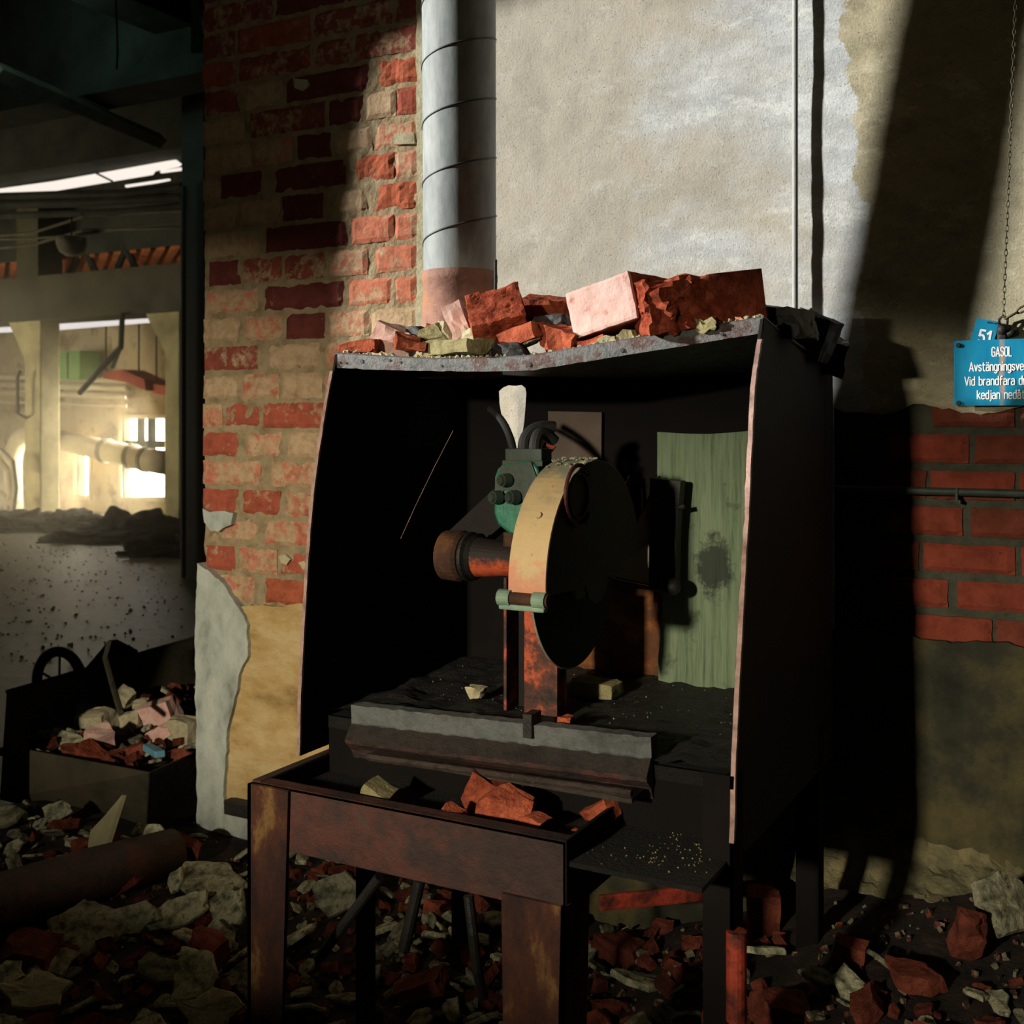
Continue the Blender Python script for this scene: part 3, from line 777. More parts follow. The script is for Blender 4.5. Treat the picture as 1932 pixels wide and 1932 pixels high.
# channel along the front of the deck
CY = 1.79
a0, a1 = onY(662, 1330, CY), onY(1228, 1392, CY)
za, zb_ = (a0.z + a1.z) / 2 + 0.004, (a0.z + a1.z) / 2
bm = bmesh.new()
prof_c = [(0.0, 0.0), (0.003, -0.034), (0.0, -0.036), (-0.020, -0.062), (-0.018, -0.070), (0.0, -0.084), (0.010, -0.104), (0.03, -0.104), (0.03, 0.0)]
NC = 80; rows_c = []
for i in range(NC + 1):
    u = i / NC; x = a0.x + (a1.x - a0.x) * u; z = a0.z + (a1.z - a0.z) * u
    q = [bm.verts.new((x + 0.0, CY + dy + 0.0018 * fz(x * 30, k), z + dz + 0.0025 * nz(x * 50, k * 3.0))) for k, (dy, dz) in enumerate(prof_c)]
    rows_c.append(q)
for a, b in zip(rows_c, rows_c[1:]):
    for k in range(len(prof_c)):
        l = (k + 1) % len(prof_c); bm.faces.new((a[k], b[k], b[l], a[l]))
bm.faces.new(rows_c[0]); bm.faces.new(rows_c[-1][::-1])
bm.faces.ensure_lookup_table()
for fi, f_ in enumerate(bm.faces):
    if fi % len(prof_c) in (3, 4, 5) and fi < NC * len(prof_c): f_.material_index = 1
    if fi % len(prof_c) == 2 and fi < NC * len(prof_c): f_.material_index = 2
fch = o = link('front_channel', bm, [M_CHANNEL, M_RUST, M_CHAN2], cab); o['label'] = 'grimy grey steel channel along the deck front'
n0 = onY(993, 1362, CY - 0.012)
link('channel_slot', bx(n0.x - 0.009, n0.x + 0.008, CY - 0.008, CY + 0.03, n0.z - 0.03, n0.z + 0.012), M_BLACK, fch)
bm = bmesh.new()
g0, g1 = onY(695, 1428, 1.735), onY(1192, 1497, 1.735)
pts = [g0 + (g1 - g0) * (i / 40) + Vector((0, 0, 0.0015 * nz(i * 0.9))) for i in range(41)]
add_tube(bm, pts, 0.007, 6)
add_bx(bm, g0.x, g1.x, 1.735, 1.80, (g0.z + g1.z) / 2 - 0.01, (g0.z + g1.z) / 2 - 0.002)
o = link('rest_bar', bm, M_WET, cab); o['label'] = 'glinting wet bar below the channel'
# front table frame
TL, TR, TY = -1.408, -0.772, 1.60
TZ = EYE - 0.650
bm = bmesh.new()
add_bx(bm, TL, TR, TY, TY + 0.008, TZ - 0.115, TZ, 0.002)
add_bx(bm, TL, TR, TY, TY + 0.03, TZ - 0.008, TZ, 0.002)
o = link('apron', bm, M_RUST, cab)
bm = bmesh.new()
add_bx(bm, TL, TL + 0.008, TY, 1.86, TZ - 0.10, TZ, 0.002); add_bx(bm, TL, TL + 0.02, TY, 1.86, TZ - 0.006, TZ + 0.002, 0.002)
link('side_rail', bm, M_RUST, cab)
bm = bmesh.new()
add_bx(bm, TR - 0.008, TR, TY, 1.9, TZ - 0.115, TZ, 0.002)
link('side_rail', bm, M_HOOD, cab)
link('table_plate', bx(TL + 0.008, XR - 0.01, TY + 0.008, 1.84, TZ - 0.042, TZ - 0.034), M_DECK, cab)
def leg_bm(x0, x1, y0, sgn, zt, zb=0.0, taper=0.022, dep=0.09):
    bm = bmesh.new()
    # channel-shaped leg: front plate plus a flange going back
    xa, xb_ = (x0, x1 - taper) if sgn < 0 else (x0 + taper * 0.4, x1 - taper * 0.6)
    add_plate(bm, [(x0, y0, zt), (x1, y0, zt), (xb_, y0, zb), (xa, y0, zb)], (0, 0.008, 0))
    xo, xbo = (x0, xa) if sgn < 0 else (x1, xb_)
    t = 0.008 * (1 if sgn < 0 else -1)
    add_plate(bm, [(xo, y0, zt), (xo, y0 + dep, zt), (xbo, y0 + dep, zb), (xbo, y0, zb)], (t, 0, 0))
    bmesh.ops.subdivide_edges(bm, edges=bm.edges[:], cuts=1)
    return bm
o = link('leg', leg_bm(TL - 0.004, TL + 0.090, TY - 0.008, -1, TZ - 0.004), M_RUSTLEG, cab)
o = link('leg', leg_bm(TR - 0.112, TR + 0.002, TY - 0.008, 1, TZ - 0.10), M_RUSTLEG, cab)
# hood legs; right pair coloured near-black for shadow
def angle_leg(x, y, sx, zt, m, wd=0.045):
    bm = bmesh.new(); zb = gz(x, y) - 0.02
    add_bx(bm, x, x + sx * wd, y, y + 0.006, zb, zt); add_bx(bm, x, x + sx * 0.006, y, y + wd, zb, zt)
    return link('leg', bm, m, cab)
p = onX(1381, 1590, XR)
angle_leg(XR + 0.001, p.y + 0.005, -1, EYE - 0.55, M_SOOT_SHADE, 0.05)
angle_leg(XR + 0.001, YB - 0.06, -1, EYE - 0.6, M_SOOT_SHADE)
angle_leg(XL - 0.001, YB - 0.06, 1, EYE - 0.6, M_HOOD)
angle_leg(XL - 0.001, 1.90, 1, EYE - 0.6, M_HOOD)
q = onY(1392, 1740, 1.735)
link('leg_sleeve', cyl((q.x, 1.728, EYE - 0.79), (q.x, 1.728, EYE - 0.93), 0.016, None, 16), M_REDBAR, cab)['label'] = 'red-painted lower leg sleeve'
# bracing rods below the table
link('brace', cyl(onY(716, 1655, 1.75), onY(600, 1810, 1.75), 0.010, None, 10), M_BLACK, cab)
link('brace', cyl(onY(792, 1660, 1.85), onY(762, 1790, 1.85), 0.012, None, 10), M_BLACK, cab)
link('brace', tube([onY(884, 1690, 1.8), onY(892, 1760, 1.8), onY(900, 1830, 1.82), onY(912, 1880, 1.86)], 0.010, 10), M_BLACK, cab)

# ------------------------------------------------------------------ the cut-off saw
saw = thing('cutoff_saw', 'abrasive cut-off saw with ochre wheel guard and dark disc inside the cabinet', 'cut-off saw', (-0.95, 1.97, DZ + 0.01))
C0 = Vector((-0.922, 1.941, EYE - 0.279))
GR, XGa, XGb = 0.212, -0.946, -0.874
DR = 0.178
# disc
bm = bmesh.new()
add_lathe_x(bm, (C0.x + 0.002, C0.y, C0.z), [(-0.0016, 0.02), (-0.0016, DR), (0.0016, DR), (0.0016, 0.02)], 96)
cdisc = link('cutting_disc', bm, mat('dark_abrasive_disc', [(0.3, lin(24, 22, 22)), (0.7, lin(40, 34, 32))], 20, 0.8, 0, 0.3, 0.6, 140, 0.003), saw)
bm = bmesh.new()
pts = [(C0.x + 0.002, C0.y + DR * math.cos(a), C0.z + DR * math.sin(a)) for a in [math.radians(180 + 2 + i * 4.4) for i in range(20)]]
add_tube(bm, pts, 0.0022, 6)
o = link('disc_rim', bm, mat('pale_lit_rim', [(0.3, lin(120, 120, 108)), (0.7, lin(160, 160, 146))], 30, 0.7), cdisc)  # light along the disc edge, painted as a pale rim
bm = bmesh.new()
add_lathe_x(bm, C0, [(0.004, 0.05), (0.014, 0.05), (0.016, 0.044), (0.018, 0.02), (0.030, 0.018), (0.032, 0.008)], 28)
link('disc_flange', bm, M_MAROON, cdisc)
# guard: rim band + two cheeks
def gp(ang, r, x): return Vector((x, C0.y + r * math.cos(ang), C0.z + r * math.sin(ang)))
A0, A1 = math.radians(184), math.radians(22)
bm = bmesh.new(); N = 44; rows_g = []
for i in range(N + 1):
    a = A0 + (A1 - A0) * i / N
    rows_g.append([bm.verts.new(gp(a, GR, XGa)), bm.verts.new(gp(a, GR + 0.0006 * nz(i), (XGa * 2 + XGb) / 3)), bm.verts.new(gp(a, GR, (XGa + 2 * XGb) / 3)), bm.verts.new(gp(a, GR, XGb)), bm.verts.new(gp(a, GR - 0.004, XGb)), bm.verts.new(gp(a, GR - 0.004, XGa))])
for a, b in zip(rows_g, rows_g[1:]):
    for k in range(6): bm.faces.new((a[k], a[(k + 1) % 6], b[(k + 1) % 6], b[k]))
bm.faces.new(rows_g[0]); bm.faces.new(rows_g[-1][::-1])
wgd = o = link('wheel_guard', bm, M_GUARD, saw); o['label'] = 'ochre guard band worn through to red'
def cheek(x, t):
    P = [gp(A0 + (A1 - A0) * i / 40, GR - 0.002, x) for i in range(41)]
    P += [Vector((x, 2.265, EYE - 0.11)), Vector((x, 2.265, EYE - 0.235)), Vector((x, 2.06, EYE - 0.272)), Vector((x, 2.02, EYE - 0.30))]
    P += [gp(math.radians(d), 0.055, x) for d in range(-10, -181, -30)]
    return plate(P, (t, 0, 0))
gck = o = link('guard_cheek', cheek(XGb - 0.003, 0.004), M_MAROON, saw); o['label'] = 'dark maroon guard side plate'
link('guard_cheek', cheek(XGa, 0.004), M_MAROON, saw)
bm = bmesh.new()
e0 = onX(1092, 935, XGb + 0.003)
add_tube(bm, [(XGb + 0.003, e0.y + 0.055 * math.cos(t), e0.z + 0.055 * math.sin(t)) for t in [math.radians(40 + i * 14) for i in range(21)]], 0.004, 6)
add_tube(bm, [(XGb + 0.003, e0.y + 0.04 * math.cos(t), e0.z + 0.04 * math.sin(t)) for t in [2 * math.pi * i / 28 for i in range(28)]], 0.003, 6, True)
link('embossed_ring', bm, M_MAROON, gck)
# flaky scale on the crown of the guard
bm = bmesh.new()
for i in range(46):
    a = math.radians(random.uniform(76, 112)); x = random.uniform(XGa, XGb)
    c = gp(a, GR + 0.003, x); s = random.uniform(0.003, 0.007)
    add_box(bm, c, (s, s * 0.9, s * 0.5), (a - math.pi / 2 + random.uniform(-.4, .4), random.uniform(-.4, .4), random.uniform(0, 3)))
link('flaking_scale', bm, M_FLAKE, wgd)
link('rivet', cyl(gp(math.radians(146), GR, -0.905), gp(math.radians(146), GR + 0.005, -0.905), 0.006, None, 12), M_GUARD, wgd)
# clamp under the front end of the guard
cpt = gp(math.radians(186), GR - 0.004, 0)
bm = bmesh.new()
add_cyl(bm, (XGa - 0.014, cpt.y - 0.004, cpt.z), (XGb + 0.006, cpt.y - 0.004, cpt.z), 0.011, None, 16)
cbt = o = link('clamp_bolt', bm, M_PLATE, saw)
for xa, xb_ in ((XGa - 0.018, XGa + 0.006), (XGb - 0.022, XGb + 0.002)):
    bm = bmesh.new(); add_cyl(bm, (xa, cpt.y - 0.004, cpt.z), (xb_, cpt.y - 0.004, cpt.z), 0.0145, None, 18)
    link('clamp_collar', bm, mat('pale_green_paint_%d' % len(bpy.data.materials), [(0.3, lin(96, 124, 108)), (0.7, lin(140, 162, 142))], 20, 0.5), cbt)['label'] = 'pale green clamp collar'
link('clamp_lip', bx(XGa - 0.016, XGb, cpt.y - 0.012, cpt.y + 0.004, cpt.z - 0.020, cpt.z - 0.010, 0.003), mat('pale_green_lip', [(0.3, lin(96, 124, 108)), (0.7, lin(140, 162, 142))], 20, 0.5), saw)
# spindle tube and motor end
bm = bmesh.new()
YA, ZA = 1.985, EYE - 0.268
add_lathe_x(bm, (-1.235, YA, ZA), [(0, 0.040), (0.004, 0.050), (0.045, 0.052), (0.052, 0.046)], 32)
link('motor_end_bell', bm, M_PLATE, saw)['label'] = 'rust-brown round end bell'
bm = bmesh.new()
add_lathe_x(bm, (-1.182, YA, ZA), [(0, 0.044), (0.006, 0.050), (0.012, 0.050), (0.016, 0.041), (0.022, 0.047), (0.028, 0.040)], 32)
link('bearing_ring', bm, M_BLACK, saw)
bm = bmesh.new()
add_lathe_x(bm, (-1.155, YA, ZA), [(0, 0.040), (0.03, 0.037), (0.06, 0.034), (0.215, 0.034)], 32)
link('spindle_tube', bm, M_TUBE, saw)['label'] = 'spindle tube with worn orange paint'
# slanted belt cover
q0, q1, q2, q3 = (onY(a, b, 2.06) for a, b in ((838, 1010), (950, 905), (960, 980), (880, 1050)))
link('belt_cover', plate([q0, q1, q2, q3], (0, 0.05, 0)), M_HOOD, saw)
# green switch box with three buttons
SY = 1.90
def sp(a, b, Y=SY): return onY(a, b, Y)
ol = [(948, 876), (1004, 870), (1016, 888), (1016, 980), (1008, 1000), (990, 1010), (958, 1006), (938, 990), (931, 968), (932, 900), (938, 884)]
sw = link('switch_box', plate([sp(a, b) for a, b in ol], (0, 0.07, 0)), M_GREEN, saw); sw['label'] = 'green enamelled switch box'
m_ = sw.modifiers.new('bevel', 'BEVEL'); m_.width = 0.006; m_.segments = 3; m_.limit_method = 'ANGLE'; m_.angle_limit = 0.6
hood_pts = [(946, 878), (1002, 872), (1012, 900), (1008, 930), (990, 950), (972, 925), (950, 925), (938, 950), (934, 905)]
link('switch_cap', plate([sp(a, b, SY - 0.004) for a, b in hood_pts], (0, 0.02, 0)), M_DKGREEN, sw)
for a, b, rr in ((959, 906, 13.5), (942, 938, 13.5), (974, 938, 14)):
    p = sp(a, b, SY - 0.004); r = rr / FP * 2.15
    bm = bmesh.new(); add_cyl(bm, p, p + Vector((-0.006, -0.016, 0)), r, r * 0.9, 20); add_cyl(bm, p + Vector((-0.006, -0.016, 0)), p + Vector((-0.008, -0.021, 0)), r * 0.72, r * 0.6, 20)
    link('push_button', bm, M_DKGREEN, sw)
link('switch_neck', cyl(sp(966, 1004, SY + 0.03), sp(966, 1030, SY + 0.03), 0.017, None, 14), M_PLATE, saw)
bm = bmesh.new()
a, b = sp(957, 846, SY + 0.02), sp(1026, 878, SY + 0.02)
add_bx(bm, a.x, b.x, SY + 0.01, SY + 0.055, b.z, a.z, 0.003)
add_bx(bm, a.x - 0.004, b.x + 0.004, SY + 0.006, SY + 0.06, b.z - 0.002, b.z + 0.009, 0.002)
link('terminal_box', bm, M_DKGREEN, saw)
for off in (0, 1):
    p = [sp(988 + 20 * off, 850, SY + 0.03), sp(985 + 24 * off, 815, SY + 0.04), sp(1010 + 12 * off, 800 + 6 * off, SY + 0.06), sp(1046, 806 + 26 * off, SY + 0.09)]
    link('cable', tube(bez(*p), 0.0115, 10), M_RUBBER, saw)
link('cable', tube(bez(sp(968, 852, SY + 0.03), sp(962, 815, SY + 0.05), sp(950, 790, SY + 0.08), sp(925, 772, SY + 0.12)), 0.0075, 10), M_RUBBER, saw)
link('cable', tube(bez(sp(972, 852, SY + 0.05), sp(968, 820, SY + 0.07), sp(957, 800, SY + 0.12), sp(935, 778, SY + 0.2)), 0.004, 8), M_RUBBER, saw)
# hook by the guard crown
h0 = onY(1036, 872, 1.96)
link('red_clip', tube([h0, h0 + Vector((0.0, 0, 0.018)), h0 + Vector((0.012, 0, 0.028)), h0 + Vector((-0.008, 0, 0.034)), h0 + Vector((-0.014, 0, 0.02))], 0.004, 8), M_REDBAR, saw)
# stand: open orange channel
s0, s1 = onY(962, 1098, 1.97), onY(1048, 1098, 1.97)
bm = bmesh.new()
zt = EYE - 0.30; zb2 = DZ + 0.004
add_bx(bm, s0.x, s0.x + 0.006, 1.945, 2.02, zb2, zt)
add_bx(bm, s0.x, s1.x, 2.012, 2.02, zb2, zt)
link('stand', bm, M_ORANGE, saw)
bm = bmesh.new()
xa, xb_ = onY(990, 1200, 1.95).x, onY(1052, 1200, 1.95).x
add_bx(bm, xa, xb_, 1.948, 1.956, zb2, zt)
link('stand_front', bm, M_ORANGE, saw)['label'] = 'orange-painted stand face with soot'
link('stand_web', bx(s0.x + 0.006, xa, 1.99, 1.996, zb2, zt), M_HOOD, saw)
# rear feed handle
bm = bmesh.new()
xh = -0.872
pA, pB = onX(1232, 905, xh + 0.01), onX(1232, 1108, xh + 0.01)
ly = 2.235
h_ = [onY(a, b, ly) for a, b in ((1226, 902), (1284, 908), (1276, 1000), (1274, 1108), (1224, 1108))]
add_plate(bm, h_, (0, 0.03, 0))
farm = link('feed_arm', bm, M_BLACK, saw)
k0 = onY(1268, 1107, ly - 0.02)
bm = bmesh.new(); bmesh.ops.create_uvsphere(bm, u_segments=18, v_segments=12, radius=0.018, matrix=Matrix.Translation(k0)); add_cyl(bm, onY(1230, 1104, ly - 0.01), k0, 0.012, None, 12)
link('arm_knob', bm, M_BLACK, farm, True)
link('arm_pin', cyl(onY(1278, 958, ly), onY(1291, 955, ly), 0.005, None, 8), M_BLACK, farm)
# board leaning at the back of the cabinet
BY = 2.295
bl = [(1240, 815), (1290, 818), (1335, 819), (1380, 816), (1425, 812), (1425, 1314), (1360, 1312), (1300, 1306), (1258, 1300), (1243, 1296), (1241, 1250), (1247, 1180), (1252, 1100), (1246, 1000), (1240, 900)]
bd = reg(link('plank', plate([onY(a, b, BY) for a, b in bl], (0, 0.018, 0)), M_BOARD))
tag(bd, 'weathered grey-green board standing at the back of the cabinet, with a dark smudge', 'board')
# hair-thin wire hanging in the cabinet
wr = reg(link('wire', tube([onY(855, 812, 1.93), onY(820, 880, 1.93), onY(785, 952, 1.93), onY(756, 1016, 1.93)], 0.0006, 5), M_EDGE))
tag(wr, 'hair-thin bright wire hanging in the dark left half of the cabinet', 'wire')

# ------------------------------------------------------------------ exhaust duct on the cabinet
dc = thing('exhaust_duct', 'grey galvanised spiral duct rising from the cabinet top beside the brick', 'duct', (-1.25, 2.07, EYE + 0.13))
DCX, DCY = -1.2680, 2.1005
LEAN = 0.088
ax = Vector((ST * LEAN, -CT * LEAN, 1.0))
dbase = Vector((DCX, DCY, EYE + 0.30))
def dpt(t, a, r): return dbase + ax * t + Vector((r * math.cos(a), r * math.sin(a), 0))
bm = bmesh.new()
t0, t1 = 0.0145, 2.6
n = 64; rg = []
for t in (t0, t0 + 0.01, 0.4, 0.8, 1.2, 1.8, t1):
    rg.append([bm.verts.new(dpt(t, 2 * math.pi * k / n, 0.0779)) for k in range(n)])
for A, B in zip(rg, rg[1:]):
    for k in range(n): bm.faces.new((A[k], A[(k + 1) % n], B[(k + 1) % n], B[k]))
bm.faces.new(rg[0][::-1])
link('duct_tube', bm, M_GALV, dc, True)
bm = bmesh.new()
pts = []
pit = 0.1222
for i in range(64 * 20):
    a = 2 * math.pi * i / 64
    t = 0.040 + pit * i / 64 - 0.02
    if t < t0 + 0.005 or t > t1: continue
    pts.append(dpt(t, a + math.radians(20), 0.0781))
add_tube(bm, pts, 0.0020, 6)
link('spiral_seam', bm, M_SEAM, dc, True)
bm = bmesh.new()
rg = []
for t, r in ((-0.20, 0.092), (-0.10, 0.0855), (0.000, 0.0784), (0.004, 0.0811), (0.015, 0.0811), (0.026, 0.0796)):
    rg.append([bm.verts.new(dpt(t, 2 * math.pi * k / n, r + 0.0012 * nz(k * 0.5, t * 40))) for k in range(n)])
for A, B in zip(rg, rg[1:]):
    for k in range(n): bm.faces.new((A[k], A[(k + 1) % n], B[(k + 1) % n], B[k]))
link('duct_collar', bm, M_COLLAR, dc, True)['label'] = 'rusty flared collar'
rd = reg(link('steel_rod', cyl(onY(935, 490, 2.065), onY(935, 640, 2.065), 0.0035, None, 8), M_BLACK))
tag(rd, 'thin black rod standing beside the foot of the duct', 'rod')

# ------------------------------------------------------------------ things on the wall
cp = thing('conduit', 'thin white vertical pipe on the plaster wall right of the duct', 'pipe', (-0.666, 2.577, 1.6))
p0 = onY(1500, 400, D - 0.034)
link('pipe', cyl((p0.x, p0.y, EYE - 0.3), (p0.x, p0.y, 4.0), 0.0066, None, 14), M_PIPEW, cp)
for z in (EYE + 1.2, EYE + 2.0):
    link('pipe_clip', bx(p0.x - 0.012, p0.x + 0.012, p0.y - 0.008, D, z - 0.008, z + 0.008, 0.002), M_PIPEW, cp)

SYW = D - 0.030
sg = thing('wall_sign', 'blue enamel sign with white gas shut-off text on the right of the wall', 'sign', tuple(onY(1890, 765, SYW)))
a, b = onY(1800, 643, SYW), onY(1800, 766, SYW)
xs0 = a.x; xs1 = onY(1984, 700, SYW).x; zs1 = a.z; zs0 = b.z
zs0, zs1 = (zs0, zs1)
link('sign_plate', bx(xs0, xs1, SYW, SYW + 0.003, zs0, zs1, 0.0012), M_SIGN, sg)
for px, z in ((xs0 + 0.009, zs1 - 0.010), (xs0 + 0.009, zs0 + 0.006), (xs1 - 0.009, zs1 - 0.010), (xs1 - 0.009, zs0 + 0.006)):
    link('screw', cyl((px, SYW + 0.001, z), (px, SYW - 0.005, z), 0.0055, 0.004, 12), M_BLACK, sg)
def arc(cx, cy, rx, ry, a0, a1, n=8):
    return [(cx + rx * math.cos(math.radians(a0 + (a1 - a0) * i / n)), cy + ry * math.sin(math.radians(a0 + (a1 - a0) * i / n))) for i in range(n + 1)]
def bowl(h): return arc(.17, h - .17, .17, .17, 0, 180) + arc(.17, .17, .17, .17, 180, 360) + [(.34, h - .17)]
GA = [[(.34, 0), (.34, .5)] + arc(.17, .52, .17, .18, 0, 150, 6), arc(.15, .29, .15, .13, 90, 180, 5) + arc(.15, .13, .15, .13, 180, 270, 5) + [(.34, .1)], [(.15, .42), (.34, .42)]]
GLY = {'G': (.42, [arc(.21, .79, .21, .21, 15, 180) + arc(.21, .21, .21, .21, 180, 360) + [(.42, .47), (.25, .47)]]),
 'A': (.48, [[(0, 0), (.24, 1), (.48, 0)], [(.08, .28), (.40, .28)]]), 'S': (.4, [arc(.2, .77, .2, .23, 15, 270) + arc(.2, .27, .2, .27, 90, -165)]),
 'O': (.42, [arc(.21, .79, .21, .21, 0, 180) + arc(.21, .21, .21, .21, 180, 360) + [(.42, .79)]]), 'L': (.36, [[(0, 1), (0, 0), (.36, 0)]]),
 'V': (.46, [[(0, 1), (.23, 0), (.46, 1)]]), 'v': (.36, [[(0, .7), (.18, 0), (.36, .7)]]), 's': (.32, [arc(.16, .53, .16, .17, 20, 270, 7) + arc(.16, .18, .16, .18, 90, -160, 7)]),
 't': (.3, [[(.1, .95), (.1, .15)] + arc(.24, .14, .14, .14, 180, 270, 4) + [(.3, 0)], [(0, .7), (.28, .7)]]), 'a': (.34, GA),
 'ä': (.34, GA + [[(.06, .9), (.06, .96)], [(.28, .9), (.28, .96)]]), 'å': (.34, GA + [arc(.17, .93, .07, .07, 0, 360)]),
 'n': (.34, [[(0, 0), (0, .7)], [(0, .5)] + arc(.17, .52, .17, .18, 160, 0, 7) + [(.34, 0)]]), 'g': (.34, [bowl(.7), [(.34, .7), (.34, -.1)] + arc(.17, -.1, .17, .17, 0, -150, 6)]),
 'i': (.02, [[(0, 0), (0, .7)], [(0, .9), (0, .96)]]), 'l': (.08, [[(0, 1), (0, .1), (.08, 0)]]), 'e': (.34, [[(0, .37), (.34, .37)] + arc(.17, .52, .17, .18, 0, 180) + arc(.17, .18, .17, .18, 180, 330)]),
 'd': (.34, [bowl(.7), [(.34, 0), (.34, 1)]]), 'b': (.34, [bowl(.7), [(0, 0), (0, 1)]]), 'r': (.22, [[(0, 0), (0, .7)], [(0, .46), (.08, .64), (.22, .7)]]),
 'f': (.28, [[(.09, 0), (.09, .84)] + arc(.23, .86, .14, .14, 180, 90, 4) + [(.28, 1)], [(0, .68), (.26, .68)]]), 'k': (.34, [[(0, 0), (0, 1)], [(.31, .7), (.02, .3)], [(.11, .42), (.34, 0)]]),
 'j': (.1, [[(.1, .7), (.1, -.12), (0, -.24)], [(.1, .9), (.1, .96)]]), '.': (.04, [[(.02, 0), (.02, .05)]]), ' ': (.22, []),
 '5': (.4, [[(.38, 1), (.06, 1), (.03, .55)] + arc(.19, .31, .2, .31, 110, -150, 9)]), '1': (.22, [[(0, .76), (.2, 1), (.2, 0)]])}
def text(s, xc, z, h, width, parent, y, rot=0.0, sw=.125):
    """single-stroke lettering, z = baseline, h = cap height, width = whole line"""
    tot = sum(GLY[c][0] + .17 for c in s) - .17
    k = width / (tot * h)
    bm = bmesh.new(); x = -tot / 2
    cr, sr = math.cos(rot), math.sin(rot)
    def P(u, v):
        a, b = u * k * h, v * h
        return bm.verts.new((xc + a * cr + b * sr, y, z - a * sr + b * cr))
    for c in s:
        w_, L = GLY[c]
        for path in L:
            for (ax_, ay), (bx_, by) in zip(path, path[1:]):
                dx, dy = (bx_ - ax_) * k, by - ay
                q = math.hypot(dx, dy) or 1e-6
                ux, uy = dx / q * sw * .3, dy / q * sw * .3
                nx_, ny_ = -dy / q * sw / 2, dx / q * sw / 2
                y -= 8e-6
                bm.faces.new([P(x + ax_ + (-ux + nx_) / k, ay - uy + ny_), P(x + ax_ + (-ux - nx_) / k, ay - uy - ny_), P(x + bx_ + (ux - nx_) / k, by + uy - ny_), P(x + bx_ + (ux + nx_) / k, by + uy + ny_)])
        x += w_ + .17
    for f_ in bm.faces:
        pass
    me = bpy.data.meshes.new('lettering'); bm.to_mesh(me); bm.free(); me.materials.append(M_WHITE)
    o = bpy.data.objects.new('lettering', me); COL.objects.link(o); adopt(o, parent); return o
xc = onY(1890, 700, SYW).x
for s, y0_, y1_, pw in (('GASOL', 672, 654.8, 37), ('Avstängningsventil', 699, 682.8, 123), ('Vid brandfara drag i', 726.2, 710, 141), ('kedjan nedåt.', 752.3, 736.2, 93)):
    z = onY(1890, y0_, SYW).z
    text(s, xc, z, onY(1890, y1_, SYW).z - z, onY(1890 + pw / 2, 700, SYW).x - onY(1890 - pw / 2, 700, SYW).x, sg, SYW - 0.0006)

tg = thing('number_tag', 'small blue tag numbered 51 hanging tilted behind the top of the sign', 'tag', tuple(onY(1860, 640, SYW + 0.006)))
tp = [onY(a, b, SYW + 0.008) for a, b in ((1843, 600), (1886, 607.5), (1872, 655), (1829, 647.5))]
link('tag_plate', plate(tp, (0, 0.002, 0)), M_SIGN, tg)
tc = onY(1855, 647, SYW + 0.006)
text('51', tc.x, tc.z, 0.026, 0.022, tg, SYW + 0.0072, rot=math.radians(11), sw=.17)
hl = onY(1862, 609, SYW + 0.007)
link('tag_wire', tube([hl, hl + Vector((0.006, -0.008, 0.002)), onY(1880, 612, SYW - 0.012), onY(1890, 600, SYW - 0.012)], 0.0009, 6), M_BLACK, tg)

def chain(name, a, b, L, label, wlink=0.0055, r=0.0011, sag=0.0):
    bm = bmesh.new(); a, b = Vector(a), Vector(b)
    n = int((b - a).length / L); d = (b - a).normalized()
    for i in range(n):
        t = (i + 0.5) / n
        c = a + (b - a) * t + Vector((0, 0, -sag * 4 * t * (1 - t)))
        s = Vector((1, 0, 0)) if i % 2 else Vector((0, 1, 0))
        s = (s - d * s.dot(d)).normalized()
        hl_ = L * 0.66
        pts = [c + d * (hl_ * math.cos(q) * 1.0) + s * (wlink * 0.5 * math.sin(q)) for q in [2 * math.pi * k / 12 for k in range(12)]]
        add_tube(bm, pts, r, 6, True)
    o = reg(link(name, bm, mat('rusty_chain_steel_' + name, [(0.3, lin(60, 56, 44)), (0.7, lin(120, 112, 88))], 40, 0.5, 0.5), None, True))
    return tag(o, label, 'chain')
chain('pull_chain', onY(1926, -260, D - 0.034), onY(1893, 598, D - 0.034), 0.0125, 'thin steel chain hanging down the wall to the blue sign')
vt = thing('valve_shackle', 'small black valve and padlock behind the top edge of the blue sign', 'valve', tuple(onY(1893, 630, D - 0.02)))
v0 = onY(1893, 604, D - 0.03)
bm = bmesh.new()
bmesh.ops.create_uvsphere(bm, u_segments=16, v_segments=10, radius=0.013, matrix=Matrix.Translation(onY(1892, 622, D - 0.018)))
add_bx(bm, onY(1883, 620, D).x, onY(1901, 620, D).x, D - 0.024, D - 0.004, onY(1890, 650, D).z, onY(1890, 614, D).z, 0.003)
add_cyl(bm, onY(1900, 630, D - 0.018), onY(1918, 626, D - 0.018), 0.008, 0.006, 12)
link('valve_body', bm, M_BLACK, vt, True)
link('shackle', tube([onY(1886, 614, D - 0.02), onY(1885, 602, D - 0.024), onY(1893, 595, D - 0.028), onY(1901, 602, D - 0.024), onY(1900, 614, D - 0.02)], 0.0028, 8), M_BLACK, vt)
chain('side_chain', onY(1898, 601, D - 0.034), onY(1960, 566, D - 0.034), 0.020, 'short heavy chain running off to the right above the blue sign', 0.010, 0.0024)

